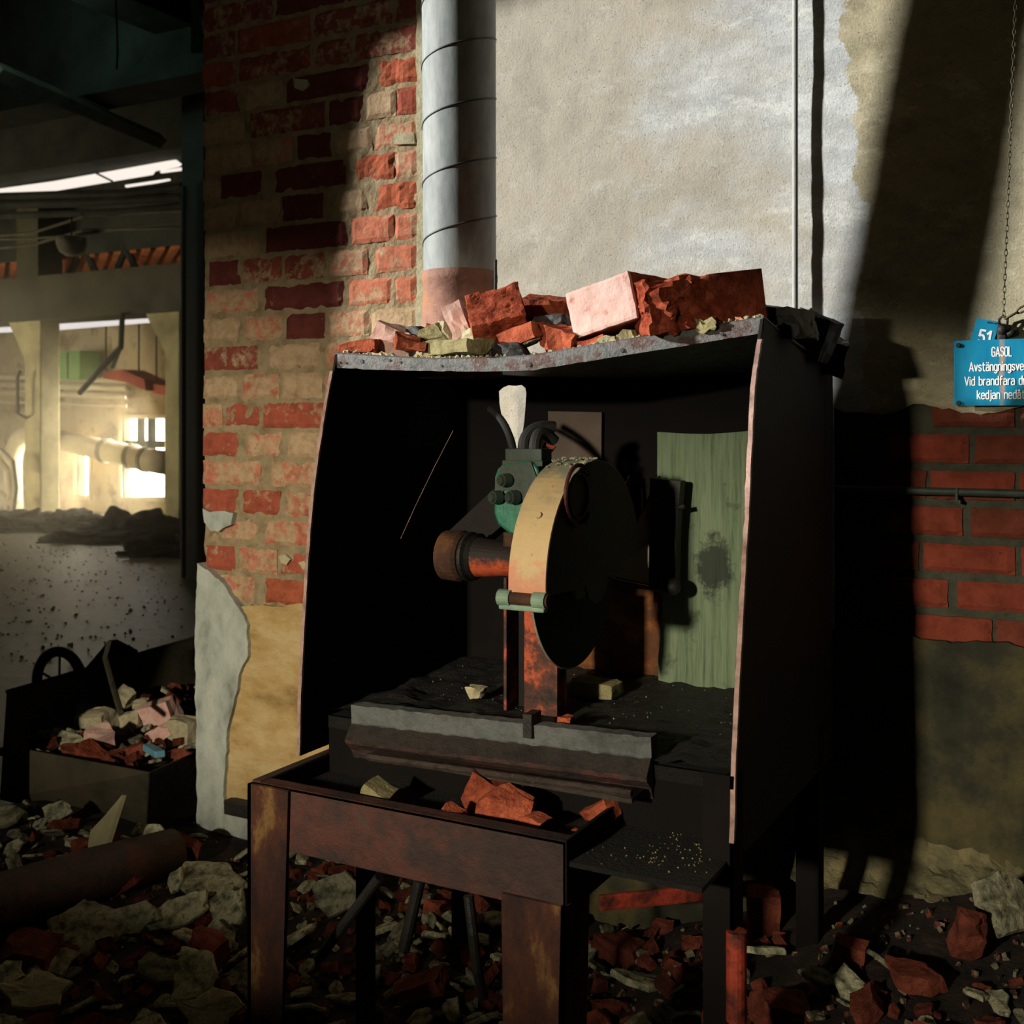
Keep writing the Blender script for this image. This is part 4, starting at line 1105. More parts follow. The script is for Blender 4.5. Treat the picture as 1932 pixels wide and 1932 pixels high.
ep = thing('gas_pipe', 'dark horizontal pipe across the red bricks on the right', 'pipe', tuple(onY(1840, 930, D - 0.02)))
z = onY(1840, 929, D - 0.02).z
link('pipe', cyl((-0.58, D - 0.02, z), (1.2, D - 0.02, z), 0.0085, None, 14), M_DKGREEN, ep)
xk = onY(1806, 929, D - 0.02).x
bm = bmesh.new(); add_bx(bm, xk - 0.003, xk + 0.003, D - 0.032, D - 0.008, z - 0.022, z + 0.008, 0.001); add_cyl(bm, (xk + 0.004, D - 0.03, z - 0.02), (xk + 0.004, D, z - 0.02), 0.004, None, 8)
link('pipe_clip', bm, M_DKGREEN, ep)
bs = reg(link('skirting_bar', bx(wallx(424, D - 0.05), -1.30, D - 0.055, D - 0.021, EYE - 1.150, EYE - 1.108, 0.004), M_BLACK))
tag(bs, 'short black bar lying along the foot of the white plaster', 'bar')

# ------------------------------------------------------------------ rubble shapes
def rough_block(sx, sy, sz, seed, cuts=3, amp=0.006, chop=4, sharp=True):
    """a broken block: box chopped by random planes, then roughened"""
    rnd = random.Random(seed)
    bm = bmesh.new(); add_box(bm, (0, 0, 0), (sx, sy, sz))
    for k in range(chop):
        nrm = Vector((rnd.uniform(-1, 1), rnd.uniform(-1, 1), rnd.uniform(-0.8, 0.8))).normalized()
        ext = abs(nrm.x) * sx / 2 + abs(nrm.y) * sy / 2 + abs(nrm.z) * sz / 2
        co = nrm * ext * rnd.uniform(0.50, 0.85)
        r = bmesh.ops.bisect_plane(bm, geom=bm.verts[:] + bm.edges[:] + bm.faces[:], plane_co=co, plane_no=nrm, clear_outer=True)
        es = [e for e in r['geom_cut'] if isinstance(e, bmesh.types.BMEdge)]
        if es: bmesh.ops.contextual_create(bm, geom=es)
    bmesh.ops.triangulate(bm, faces=bm.faces[:])
    bmesh.ops.subdivide_edges(bm, edges=bm.edges[:], cuts=cuts, use_grid_fill=True)
    for v in bm.verts:
        c0 = v.co.copy()
        v.co += Vector((nz(c0.x * 95, c0.y * 95, c0.z * 95 + seed), nz(c0.y * 95, c0.z * 95, c0.x * 95 + seed), nz(c0.z * 95, c0.x * 95, c0.y * 95 + seed))) * amp * 0.35
        v.co += Vector((fz(v.co.x * 28 + seed, v.co.y * 28, v.co.z * 28), fz(v.co.y * 28 + seed, v.co.z * 28, v.co.x * 28 + 3), fz(v.co.z * 28, v.co.x * 28 + seed, v.co.y * 28 + 7))) * amp
    return bm
def flake_mesh(r, th, seed, amp=0.004):
    rnd = random.Random(seed)
    th *= 0.55
    k = rnd.randint(7, 11); el = rnd.uniform(0.5, 0.85)
    P = []
    for i in range(k):
        a = 2 * math.pi * (i + rnd.uniform(-0.3, 0.3)) / k
        q = r * rnd.uniform(0.58, 1.15)
        P.append((q * math.cos(a), q * math.sin(a) * el))
    P = [Vector((x, y, 0)) for x, y in P]
    bm = bmesh.new()
    out = []
    for i in range(k):
        a, b = P[i], P[(i + 1) % k]
        for j in range(4):
            p = a + (b - a) * (j / 4); p = p * (1 + 0.10 * nz(p.x * 40 + seed, p.y * 40)); out.append(p)
    n = len(out)
    rings = []
    for s, z in ((1.0, -th / 2), (1.03, 0.0), (0.97, th / 2), (0.72, th * 0.62), (0.38, th * 0.66)):
        rings.append([bm.verts.new((p.x * s, p.y * s, z + (amp * fz(p.x * s * 30 + seed, p.y * s * 30, z * 9)) + 0.10 * r * math.sin(p.x * s / r * 1.6 + seed))) for p in out])
    for A, B in zip(rings, rings[1:]):
        for i in range(n): bm.faces.new((A[i], A[(i + 1) % n], B[(i + 1) % n], B[i]))
    bm.faces.new(rings[0][::-1])
    c = bm.verts.new((0, 0, th * 0.66 + 0.10 * r * math.sin(seed)))
    for i in range(n): bm.faces.new((rings[-1][i], rings[-1][(i + 1) % n], c))
    return bm
def chunk(name, bm, m, loc, rot, label, cat, group=None):
    o = link(name, bm, m); o.location = loc; o.rotation_euler = rot
    WORLD_LOC[o.name] = Vector(loc)
    return tag(o, label, cat, group)

# ------------------------------------------------------------------ bricks and rubble lying on the cabinet top
def brick_solid(u, v, wz, m, loc, rot, seed, label, name='brick', broken=None, amp=0.0015):
    bm = bmesh.new(); add_box(bm, (0, 0, 0), (u, v, wz))
    bmesh.ops.subdivide_edges(bm, edges=bm.edges[:], cuts=14, use_grid_fill=True)
    for w_ in bm.verts:
        c = w_.co
        n_ = Vector((fz(c.x * 30 + seed, c.y * 30, c.z * 30), fz(c.y * 30, c.z * 30 + seed, c.x * 30), fz(c.z * 30, c.x * 30, c.y * 30 + seed)))
        ed = sorted((u / 2 - abs(c.x), v / 2 - abs(c.y), wz / 2 - abs(c.z)))
        if ed[1] < 0.004: c *= 0.985
        k = amp
        if broken: k = broken(c, u, v, wz)
        w_.co = c + n_ * k
        if broken and k > 0.004 and c.y < 0: w_.co.y += k * 0.5 * abs(fz(c.x * 18 + seed, c.z * 18, 3)) * 1.5
    o = link(name, bm, m); o.location = loc; o.rotation_euler = rot
    return tag(o, label, 'brick', 'broken bricks on the cabinet top')
def rotm(yaw, roll=0.0, pitch=0.0):
    return (Matrix.Rotation(math.radians(yaw), 4, 'Z') @ Matrix.Rotation(math.radians(roll), 4, 'Y') @ Matrix.Rotation(math.radians(pitch), 4, 'X')).to_euler()
# brick with the pale lit end
f = 2.06
cA = (atF(1063, 550, f) + atF(1184, 513, f) + atF(1190, 602, f) + atF(1090, 640, f)) / 4
yawA = -10
vA = Vector((-math.sin(math.radians(yawA)), math.cos(math.radians(yawA)), 0))
def mat_brickA():
    t = NT('pink_ended_brick')
    x = t.xyz()
    k = t.ramp(t.math('ADD', t.math('MULTIPLY', x[1], -30), t.math('MULTIPLY', t.noise(18, 5), 1.6)), [(0.0, 0.0), (0.2, 1.0)])
    kk = t.n('ShaderNodeMath', operation='LESS_THAN'); t.l(x[1], kk.inputs[0]); kk.inputs[1].default_value = -0.104
    pink = t.ramp(t.noise(26, 6, 0.65), [(0.3, lin(160, 92, 76)), (0.42, lin(206, 168, 158)), (0.65, lin(214, 184, 176)), (0.8, lin(186, 120, 100))])
    red = t.ramp(t.noise(30, 7, 0.7), [(0.3, lin(90, 40, 22)), (0.5, lin(150, 70, 36)), (0.7, lin(180, 92, 50))])
    t.base(t.mix(kk.outputs[0], red, pink)); t.bump(t.noise(70, 6, 0.7), 0.5, 0.006)
    return t.fin(0.9, 0, 0.2)
brick_solid(0.142, 0.225, 0.088, mat_brickA(), cA + vA * 0.113 + Vector((0, 0, 0.0)), rotm(yawA, -13), 3.0, 'red brick with a pale pink lit end, middle of the cabinet top')
f = 1.975
cB = (atF(1222, 532, f) + atF(1447, 503, f) + atF(1447, 606, f) + atF(1224, 628, f)) / 4
yawB = 37
vB = Vector((-math.sin(math.radians(yawB)), math.cos(math.radians(yawB)), 0))
def brkB(c, u, v, wz):
    return 0.0155 * sst(0.035, -0.03, c.x) if c.y < 0 else 0.003
M_BRB = mat('rough_dark_red_brick', [(0.28, lin(84, 36, 24)), (0.46, lin(150, 68, 46)), (0.6, lin(186, 96, 70)), (0.8, lin(104, 46, 32))], 30, 0.95, 0, 0.12, 1.0, 80, 0.010)
brick_solid(0.212, 0.11, 0.093, M_BRB, cB + vB * 0.055, rotm(yawB, -7), 8.0, 'dark red brick with a rough broken face, right end of the cabinet top', broken=brkB)
f = 1.98
cC = atF(925, 594, 2.20)
brick_solid(0.108, 0.094, 0.068, M_BRB, cC + Vector((0, 0.03, -0.002)), rotm(28, -13, 48), 12.0, 'tilted half brick with a rough broken top, left of the pink-ended brick', 'half_brick', broken=lambda c, u, v, wz: 0.0045 if c.z > 0 else 0.0015)
# smaller lumps: pixel centre, size (m), material, label, name
BACK = {31: .045, 32: .09, 33: .05, 34: .10, 35: .04, 36: .05, 37: .10, 38: .11, 39: .14, 40: .10, 41: .06, 42: .035, 43: .05, 44: .03, 45: .05, 46: .2, 47: .12, 48: .03, 49: .03, 50: .03, 51: .008, 52: .012, 53: .15, 54: .33, 55: .43, 56: .45}
def lump(px, py, f, size, m, seed, label, name, cat, rot=(0, 0, 0), flake=False, amp=0.006):
    f = (fy(px) + BACK[seed]) / ray(px, py).y
    k = f / 2.04; size = [q * k for q in size]
    return chunk(name, rough_block(size[0], size[1], size[2], seed, 3, amp, 4), m, atF(px, py, f), rot, label, cat, 'rubble on the cabinet top')
S = random.Random(5)
lump(676, 656, 2.13, (0.078, 0.04, 0.020), M_FBRICK, 31, 'flat red brick flake at the far left corner of the cabinet top', 'brick_fragment', 'brick fragment', (0.1, -0.1, 0.2))
lump(744, 640, 2.13, (0.075, 0.05, 0.045), M_PINK, 32, 'pale pink brick fragment lying near the left end of the cabinet top', 'brick_fragment', 'brick fragment', (0.2, 0.3, 0.4))
lump(768, 644, 2.08, (0.042, 0.03, 0.026), M_FBRICK, 33, 'small ribbed brown-red fragment in front of the pale pink one', 'brick_fragment', 'brick fragment', (0.3, 0.1, 0.7))
lump(789, 632, 2.12, (0.036, 0.03, 0.028), M_BLACK, 34, 'small black lump between the pale pink fragment and the duct', 'rubble_lump', 'rubble lump')
lump(782, 652, 2.08, (0.04, 0.026, 0.018), M_FBRICK, 35, 'thin red shard at the left end of the long mortar slab', 'brick_fragment', 'brick fragment', (0, 0.2, 0.4))
lump(868, 656, 2.06, (0.150, 0.07, 0.024), M_SLAB, 36, 'long flat olive mortar slab lying on the lip of the cabinet top', 'mortar_slab', 'mortar slab', (0, 0.02, -0.45), amp=0.004)
lump(818, 634, 2.10, (0.060, 0.05, 0.034), M_SLAB, 37, 'olive mortar lump at the foot of the rusty duct collar', 'mortar_lump', 'mortar lump', (0.2, -0.4, 0.2))
lump(852, 630, 2.10, (0.052, 0.045, 0.032), M_PALE, 38, 'pale mortar lump behind the long olive slab', 'mortar_lump', 'mortar lump', (0.1, 0.2, 0.9))
lump(828, 622, 2.14, (0.05, 0.04, 0.018), M_FBRICK, 39, 'thin brown shard leaning on the duct collar', 'brick_fragment', 'brick fragment')
lump(866, 607, 2.08, (0.036, 0.04, 0.066), M_PINK, 40, 'pinkish grey splinter standing against the tilted half brick', 'brick_fragment', 'brick fragment', (0, -0.4, 0.3))
lump(894, 640, 2.02, (0.034, 0.03, 0.034), M_PALE, 41, 'small pale crumb under the tilted half brick', 'mortar_lump', 'mortar lump')
lump(963, 664, 1.99, (0.088, 0.05, 0.026), M_BLACK, 42, 'black slab-like lump hanging over the middle of the lip', 'rubble_lump', 'rubble lump', (0, 0, -0.4))
lump(990, 634, 2.00, (0.094, 0.05, 0.030), M_FBRICK, 43, 'long red brick splinter below the tilted half brick', 'brick_fragment', 'brick fragment', (0.1, -0.22, -0.4))
lump(1000, 640, 1.95, (0.04, 0.02, 0.014), M_PALE, 44, 'pale chip lying on the long red splinter', 'mortar_lump', 'mortar lump', (0, -0.3, 0))
lump(1054, 642, 1.97, (0.080, 0.06, 0.050), M_FBRICK, 45, 'orange-red lump just left of the pink-ended brick', 'brick_fragment', 'brick fragment', (0.2, 0.3, 0.1))
lump(1026, 588, 2.14, (0.100, 0.07, 0.050), M_FBRICK, 46, 'rough brown-red brick lump in the gap behind the rubble', 'brick_fragment', 'brick fragment', (0.2, 0.1, 0.2))
lump(1030, 618, 2.08, (0.090, 0.06, 0.040), M_BLACK, 47, 'black lump in the shaded hollow beside the pink-ended brick', 'rubble_lump', 'rubble lump')
lump(1186, 638, 1.95, (0.042, 0.03, 0.026), M_SLAB, 48, 'olive crumb between the two big bricks', 'mortar_lump', 'mortar lump')
lump(1150, 648, 1.96, (0.034, 0.03, 0.02), M_PALE, 49, 'pale crumb under the pink-ended brick', 'mortar_lump', 'mortar lump')
lump(1118, 650, 1.96, (0.05, 0.03, 0.018), M_FBRICK, 50, 'small red shard under the pink-ended brick', 'brick_fragment', 'brick fragment', (0, -0.2, 0))
lump(1332, 617, 1.905, (0.062, 0.02, 0.024), M_SLAB, 51, 'spill of crumbly mortar on the lip below the rough brick', 'mortar_spill', 'mortar', (0, -0.15, -0.3), amp=0.012)
lump(1398, 604, 1.92, (0.014, 0.012, 0.010), M_GUARD, 52, 'tiny yellow crumb below the right end of the rough brick', 'mortar_crumb', 'mortar crumb')
lump(1484, 608, 2.06, (0.115, 0.08, 0.050), M_BLACK, 53, 'black clod at the top right corner of the cabinet', 'rubble_lump', 'rubble lump', (0.1, 0.1, 0.2))
lump(1536, 634, 2.24, (0.080, 0.09, 0.075), M_BLACK, 54, 'black clod on the right edge of the cabinet top, before the pipe shadow', 'rubble_lump', 'rubble lump', (0.1, 0.4, 0.3))
lump(1562, 668, 2.32, (0.060, 0.06, 0.060), M_BLACK, 55, 'ragged black clod at the rear right corner of the cabinet', 'rubble_lump', 'rubble lump', (0.4, 0.2, 0.3))
lump(1582, 678, 2.34, (0.022, 0.02, 0.022), M_BLACK, 56, 'tiny black clod jutting out at the rear right corner of the cabinet', 'rubble_lump', 'rubble lump')
# crumbs along the lip
bm = bmesh.new()
for i in range(190):
    px = S.uniform(640, 1440); v = S.uniform(0.0, 0.2)
    y = fy(px) + 0.008 + 0.07 * v
    t = onY(px, interp(TOPP, px), fy(px))
    s = S.uniform(0.002, 0.0065)
    add_box(bm, (t.x, y, t.z + s * 0.4 + 0.002), (s * S.uniform(.7, 1.5), s * S.uniform(.7, 1.5), s * S.uniform(.6, 1.2)), (S.uniform(0, 3), S.uniform(0, 3), S.uniform(0, 3)))
o = reg(link('mortar_crumbs', bm, M_PALE))
tag(o, 'fine pale crumbs scattered along the lip of the cabinet top', 'crumbs', kind='stuff')

# ------------------------------------------------------------------ bits on the table and the deck
def bit(px, py, Z, size, m, seed, label, name='brick_fragment', cat='brick fragment', rot=(0, 0, 0), amp=0.004, chop=4):
    p = onZ(px, py, Z)
    return chunk(name, rough_block(size[0], size[1], size[2], seed, 2, amp, chop), m, p, rot, label, cat, 'bits on the saw table')
TT = TZ - 0.034
bit(912, 1497, TT + 0.03, (0.062, 0.05, 0.070), M_FBRICK, 71, 'bright orange-red brick lump standing on the front table', rot=(0.1, 0.5, 0.3))
bit(955, 1524, TT + 0.026, (0.094, 0.06, 0.064), M_FBRICK, 72, 'large orange brick lump with a tan face in the middle of the front table', rot=(0.3, 0.2, 0.2))
bit(852, 1540, TT + 0.020, (0.056, 0.03, 0.030), M_FBRICK, 73, 'small pointed brick chip left of the large lump on the table', rot=(0.1, 0.3, 0))
bit(1010, 1548, TT + 0.020, (0.050, 0.03, 0.018), M_FBRICK, 74, 'thin orange chip right of the large lump on the table', rot=(0, 0.1, -0.3))
bit(1137, 1530, TT + 0.018, (0.064, 0.04, 0.034), M_FBRICK, 75, 'curved orange shard at the right end of the front table', rot=(0.2, -0.5, -0.2))
bit(1098, 1574, TT + 0.012, (0.036, 0.02, 0.010), M_FBRICK, 76, 'small red chip at the right corner of the front table')
bit(712, 1500, TT + 0.022, (0.058, 0.04, 0.040), M_SLAB, 77, 'grey-green mortar lump at the left of the front table', 'mortar_lump', 'mortar lump', (0.1, 0.4, 0))
bit(1064, 1360, DZ + 0.018, (0.032, 0.024, 0.020), M_FBRICK, 78, 'single red chip on the black deck above the channel')
bit(898, 1306, DZ + 0.02, (0.036, 0.03, 0.024), M_PALE, 79, 'pale yellow lump on the deck left of the saw stand', 'mortar_lump', 'mortar lump')
bit(1120, 1296, DZ + 0.02, (0.110, 0.06, 0.028), M_SLAB, 80, 'flat olive slab on the deck behind the disc', 'mortar_slab', 'mortar slab')
bit(1285, 1512, TT + 0.012, (0.022, 0.02, 0.014), M_FBRICK, 81, 'small red chip on the table right of the channel end')
bit(1360, 1448, TT + 0.03, (0.026, 0.012, 0.008), M_GUARD, 82, 'small yellow chip by the inner right panel')
bit(1350, 1532, TT + 0.012, (0.026, 0.02, 0.012), M_FBRICK, 83, 'flat red chip by the right panel, beyond the table end')
bm = bmesh.new()
for i in range(300):
    z_ = S.random()
    if z_ < 0.45: x, y, z = S.uniform(XL + 0.05, XR - 0.03), S.uniform(1.95, 2.37), DZ + 0.01
    elif z_ < 0.75: x, y, z = S.uniform(-0.69, XR - 0.02), S.uniform(1.66, 1.82), TT
    else: x, y, z = S.uniform(XL + 0.05, -0.6), S.uniform(1.62, 1.72), TT
    s = S.uniform(0.0008, 0.0022)
    if z_ < 0.45: z = deck_z(x, y)
    add_box(bm, (x, y, z + s * 0.4), (s * S.uniform(.7, 1.6), s * S.uniform(.7, 1.6), s), (S.uniform(0, 3), S.uniform(0, 3), S.uniform(0, 3)))
o = reg(link('grit', bm, M_SLAB)); tag(o, 'pale grit scattered over the deck and the table of the saw cabinet', 'grit', kind='stuff')

# ------------------------------------------------------------------ rubble on the floor
HERO = []
def hero(px, py, dz, mesh, m, rot, label, name, cat, group='larger rubble on the floor'):
    # walk down the ray to the ground
    v = ray(px, py); s = 1.0
    while s < 6:
        p = Vector((v.x * s, v.y * s, EYE + v.z * s))
        if p.z <= gz(p.x, p.y) + dz: break
        s += 0.01
    HERO.append((p.x, p.y)); return chunk(name, mesh, m, p, rot, label, cat, group)
hero(640, 1690, 0.05, flake_mesh(0.075, 0.03, 3), M_FLAKE, (0.9, 0.1, 0.2), 'square grey plaster piece seen under the table by its left leg', 'plaster_flake', 'plaster flake')
hero(405, 1650, 0.03, flake_mesh(0.13, 0.03, 4), M_FLAKE, (0.25, 0.1, 0.1), 'long grey plaster slab at the foot of the brick pier', 'plaster_flake', 'plaster flake')
hero(240, 1735, 0.04, flake_mesh(0.085, 0.025, 5), M_FLAKE, (0.8, 0.0, 0.5), 'smooth grey plaster flake tipped up behind the folded one', 'plaster_flake', 'plaster flake')
hero(165, 1755, 0.04, flake_mesh(0.10, 0.03, 6), M_FLAKE, (0.4, 0.4, 0.3), 'folded pale plaster flake by the big dark pipe', 'plaster_flake', 'plaster flake')
hero(340, 1720, 0.05, flake_mesh(0.085, 0.03, 17), M_FLAKE, (0.7, -0.3, 0.9), 'dark-topped plaster flake below the slab at the pier', 'plaster_flake', 'plaster flake')
hero(437, 1715, 0.05, flake_mesh(0.085, 0.03, 8), M_FLAKE, (0.7, 0.3, -0.4), 'ribbed olive plaster flake left of the table leg', 'plaster_flake', 'plaster flake')
hero(365, 1850, 0.05, flake_mesh(0.080, 0.026, 9), M_FLAKE, (0.6, 0.3, -0.5), 'combed pale plaster flake low in front of the pier', 'plaster_flake', 'plaster flake')
hero(300, 1830, 0.03, flake_mesh(0.075, 0.026, 10), M_FLAKE, (0.4, 0.0, 0.2), 'pitted plaster flake beside the combed one', 'plaster_flake', 'plaster flake')
hero(65, 1868, 0.05, flake_mesh(0.075, 0.026, 12), M_PALE, (0.7, 0.2, 0.5), 'pale pitted plaster flake near the bottom left below the red brick', 'plaster_flake', 'plaster flake')
hero(395, 1910, 0.05, flake_mesh(0.075, 0.026, 13), M_PALE, (0.9, 0.1, 0.8), 'bright cream plaster flake at the bottom, left of the table leg', 'plaster_flake', 'plaster flake')
hero(55, 1805, 0.05, rough_block(0.11, 0.09, 0.08, 14, 3, 0.005, 3), M_FLOORBRICK, (0.2, 0.2, 0.5), 'dull red half brick lying left below the dark pipe', 'brick_fragment', 'brick fragment')
hero(222, 1670, 0.03, rough_block(0.11, 0.05, 0.045, 15, 3, 0.004, 2), M_FLOORBRICK, (0.1, -0.6, 0.2), 'brown brick strip leaning beyond the folded plaster flake', 'brick_fragment', 'brick fragment')
hero(785, 1865, 0.03, rough_block(0.15, 0.06, 0.035, 16, 3, 0.005, 3), M_FLOORBRICK, (0.2, -0.45, 0.1), 'long salmon brick splinter under the front table', 'brick_fragment', 'brick fragment')
hero(390, 1790, 0.04, rough_block(0.08, 0.06, 0.06, 18, 3, 0.005, 4), M_FLOORBRICK, (0.3, 0.2, 0.2), 'red brick lump between the grey flakes left of the table leg', 'brick_fragment', 'brick fragment')
hero(352, 1610, 0.04, rough_block(0.07, 0.05, 0.07, 19, 3, 0.005, 4), M_FLOORBRICK, (0.2, 0.3, 0.6), 'red brick lump against the foot of the white plaster', 'brick_fragment', 'brick fragment')
hero(1440, 1722, 0.05, rough_block(0.065, 0.06, 0.095, 20, 2, 0.003, 1), M_FLOORBRICK, (0.05, 0.0, 0.4), 'upright orange-red brick end right of the cabinet leg', 'brick_fragment', 'brick fragment')
hero(1885, 1712, 0.07, flake_mesh(0.085, 0.05, 21), M_FLAKE, (0.9, 0.2, 0.7), 'big pale grey-green plaster lump at the right edge', 'plaster_flake', 'plaster flake')
hero(1828, 1765, 0.06, rough_block(0.05, 0.035, 0.085, 22, 3, 0.005, 4), M_FLOORBRICK, (0.4, 0.2, 0.4), 'dark red brick wedge standing left of the big pale lump', 'brick_fragment', 'brick fragment')
hero(1730, 1845, 0.03, rough_block(0.11, 0.05, 0.03, 23, 3, 0.004, 4), M_FLOORBRICK, (0.1, 0.05, 0.1), 'flat dark red brick piece low on the right', 'brick_fragment', 'brick fragment')
hero(1605, 1790, 0.03, rough_block(0.055, 0.05, 0.05, 24, 3, 0.004, 4), M_FLOORBRICK, (0.3, 0.2, 0.1), 'rounded orange brick lump right of the cabinet leg', 'brick_fragment', 'brick fragment')
hero(1470, 1905, 0.03, rough_block(0.09, 0.07, 0.06, 25, 3, 0.005, 4), M_FLOORBRICK, (0.3, 0.3, 0.6), 'dark red brick lump at the bottom, right of the table', 'brick_fragment', 'brick fragment')
hero(1170, 1790, 0.03, rough_block(0.12, 0.06, 0.05, 26, 3, 0.005, 3), M_FLOORBRICK, (0.1, 0.1, -0.2), 'dark red brick piece under the red steel bar', 'brick_fragment', 'brick fragment')
cbd = hero(196, 1550, 0.13, plate([(-0.085, 0, -0.05), (-0.02, 0, -0.015 + 0.02), (0.072, 0, 0.095), (0.088, 0, -0.045), (-0.03, 0, -0.105), (-0.07, 0, -0.08)], (0, 0.012, 0)), M_CARD, (-0.35, 0.0, -0.5), 'creased grey board leaning up behind the big dark pipe', 'board_piece', 'board')
pp = reg(link('old_pipe', tube([Vector((-2.66, 1.25, 0.11)), Vector((-2.47, 1.80, 0.12)), Vector((-2.40, 2.1, 0.115)), Vector((-2.345, 2.34, 0.10))], 0.070, 20), M_RUST, None, True))
tag(pp, 'big dark rusty pipe lying on the floor at the lower left', 'pipe')
a, b = onZ(1130, 1706, 0.30), onZ(1345, 1680, 0.30)
rbar = thing('red_bar', 'flat bar in red lead paint lying under the right side of the cabinet', 'steel bar', tuple(a))
d = (b - a); L = d.length
link('bar', box((a + b) / 2, (L, 0.012, 0.034), Matrix.Rotation(math.atan2(d.y, d.x), 4, 'Z') @ Matrix.Rotation(-math.atan2(d.z, Vector((d.x, d.y)).length) + 0.02, 4, 'Y'), 0.005), M_REDBAR, rbar)

FL = [flake_mesh(0.06, S.uniform(0.012, 0.03), 100 + i) for i in range(12)]
BR = [rough_block(S.uniform(.07, .12), S.uniform(.045, .07), S.uniform(.03, .055), 200 + i, 2, 0.005, 4) for i in range(12)]
def protos(lst, nm, m):
    out = []
    for bm in lst:
        me = bpy.data.meshes.new(nm); bmesh.ops.recalc_face_normals(bm, faces=bm.faces); bm.to_mesh(me); bm.free(); me.materials.append(m); out.append(me)
    return out
FLM, FLP2, BRM = protos(FL, 'plaster_flake', M_FLAKE), [], protos(BR, 'brick_fragment', M_FLOORBRICK)
ZONES = [('left', lambda x, y, px: px < 470), ('under', lambda x, y, px: 470 <= px < 1110), ('right', lambda x, y, px: px >= 1110)]
LBL = {('f', 'left'): 'grey-green plaster flake in the floor rubble left of the front table', ('f', 'under'): 'grey-green plaster flake in the floor rubble beneath the front table',
       ('f', 'right'): 'grey-green plaster flake in the dark floor rubble right of the front table',
       ('b', 'left'): 'red brick fragment in the floor rubble left of the front table', ('b', 'under'): 'red brick fragment in the floor rubble beneath the front table',
       ('b', 'right'): 'red brick fragment in the dark floor rubble right of the front table'}
GRP = {k: ('plaster flakes ' if k[0] == 'f' else 'brick fragments ') + {'left': 'left of the table', 'under': 'under the table', 'right': 'right of the table'}[k[1]] for k in LBL}
cnt = {'f': 0, 'b': 0}; placed = list(HERO)
tries = 0
while tries < 9000 and (cnt['f'] < 235 or cnt['b'] < 215):
    tries += 1
    x, y = S.uniform(-3.1, 0.35), S.uniform(1.25, 2.54)
    if x < -2.55 and y > 2.46: continue
    if x > -0.95 and y > 2.42: continue
    if -0.62 < x < -0.16 and y > 2.16 + 0.1 * nz(x * 9): continue
    pxx = proj(Vector((x, y, gz(x, y) + 0.02)))
    if not (-30 < pxx[0] < 1960 and pxx[1] < 1960): continue
    # the old pipe keeps its place
    if x < -2.2 and abs((x + 2.47) - (y - 1.80) * 0.27) < 0.10: continue
    kd = 'f' if S.random() < (0.55 if pxx[0] < 900 else 0.33) else 'b'
    if cnt[kd] >= (235 if kd == 'f' else 215): continue
    sc = S.choice((0.3, 0.4, 0.5, 0.6, 0.7, 0.85, 1.0) if kd == 'f' else (0.22, 0.3, 0.3, 0.4, 0.5, 0.6, 0.8)) * S.uniform(0.85, 1.15)
    if any((x - a) ** 2 + (y - b) ** 2 < (0.034 * sc + 0.012) ** 2 for a, b in placed): continue
    if any((x - a) ** 2 + (y - b) ** 2 < 0.06 ** 2 for a, b in HERO): continue
    zone = next(nm for nm, f_ in ZONES if f_(x, y, pxx[0]))
    me = S.choice(FLM if kd == 'f' else BRM)
    o = bpy.data.objects.new('plaster_flake' if kd == 'f' else 'brick_fragment', me); COL.objects.link(o)
    tiltx, tilty = S.uniform(-0.7, 0.9), S.uniform(-0.5, 0.5)
    o.location = (x, y, gz(x, y) + (0.010 + 0.03 * abs(tiltx) if kd == 'f' else 0.012) * sc + 0.004)
    o.rotation_euler = (tiltx, tilty, S.uniform(0, 6.28)); o.scale = (sc, sc, sc)
    tag(o, LBL[(kd, zone)], 'plaster flake' if kd == 'f' else 'brick fragment', GRP[(kd, zone)])
    cnt[kd] += 1; placed.append((x, y))
# crumbs between the fragments
bm = bmesh.new()
for i in range(2600):
    x, y = S.uniform(-3.1, 0.4), S.uniform(1.3, 2.54)
    if x < -2.55 and y > 2.46: continue
    s = S.uniform(0.003, 0.012)
    add_box(bm, (x, y, gz(x, y) + s * 0.3), (s * S.uniform(.7, 1.7), s * S.uniform(.7, 1.7), s * S.uniform(.4, 1)), (S.uniform(0, 3), S.uniform(0, 3), S.uniform(0, 3)))
def m_crumb():
    t = NT('mixed_rubble_crumbs')
    t.base(t.ramp(t.noise(31, 2, 0.5), [(0.40, lin(104, 100, 80)), (0.47, lin(96, 50, 38)), (0.55, lin(50, 44, 38)), (0.63, lin(112, 106, 84))], True)); t.bump(t.noise(90, 5), 0.6, 0.005)
    return t.fin(0.95, 0, 0.15)
o = reg(link('rubble_crumbs', bm, m_crumb())); tag(o, 'small mixed crumbs of brick and plaster between the larger pieces', 'crumbs', kind='stuff')

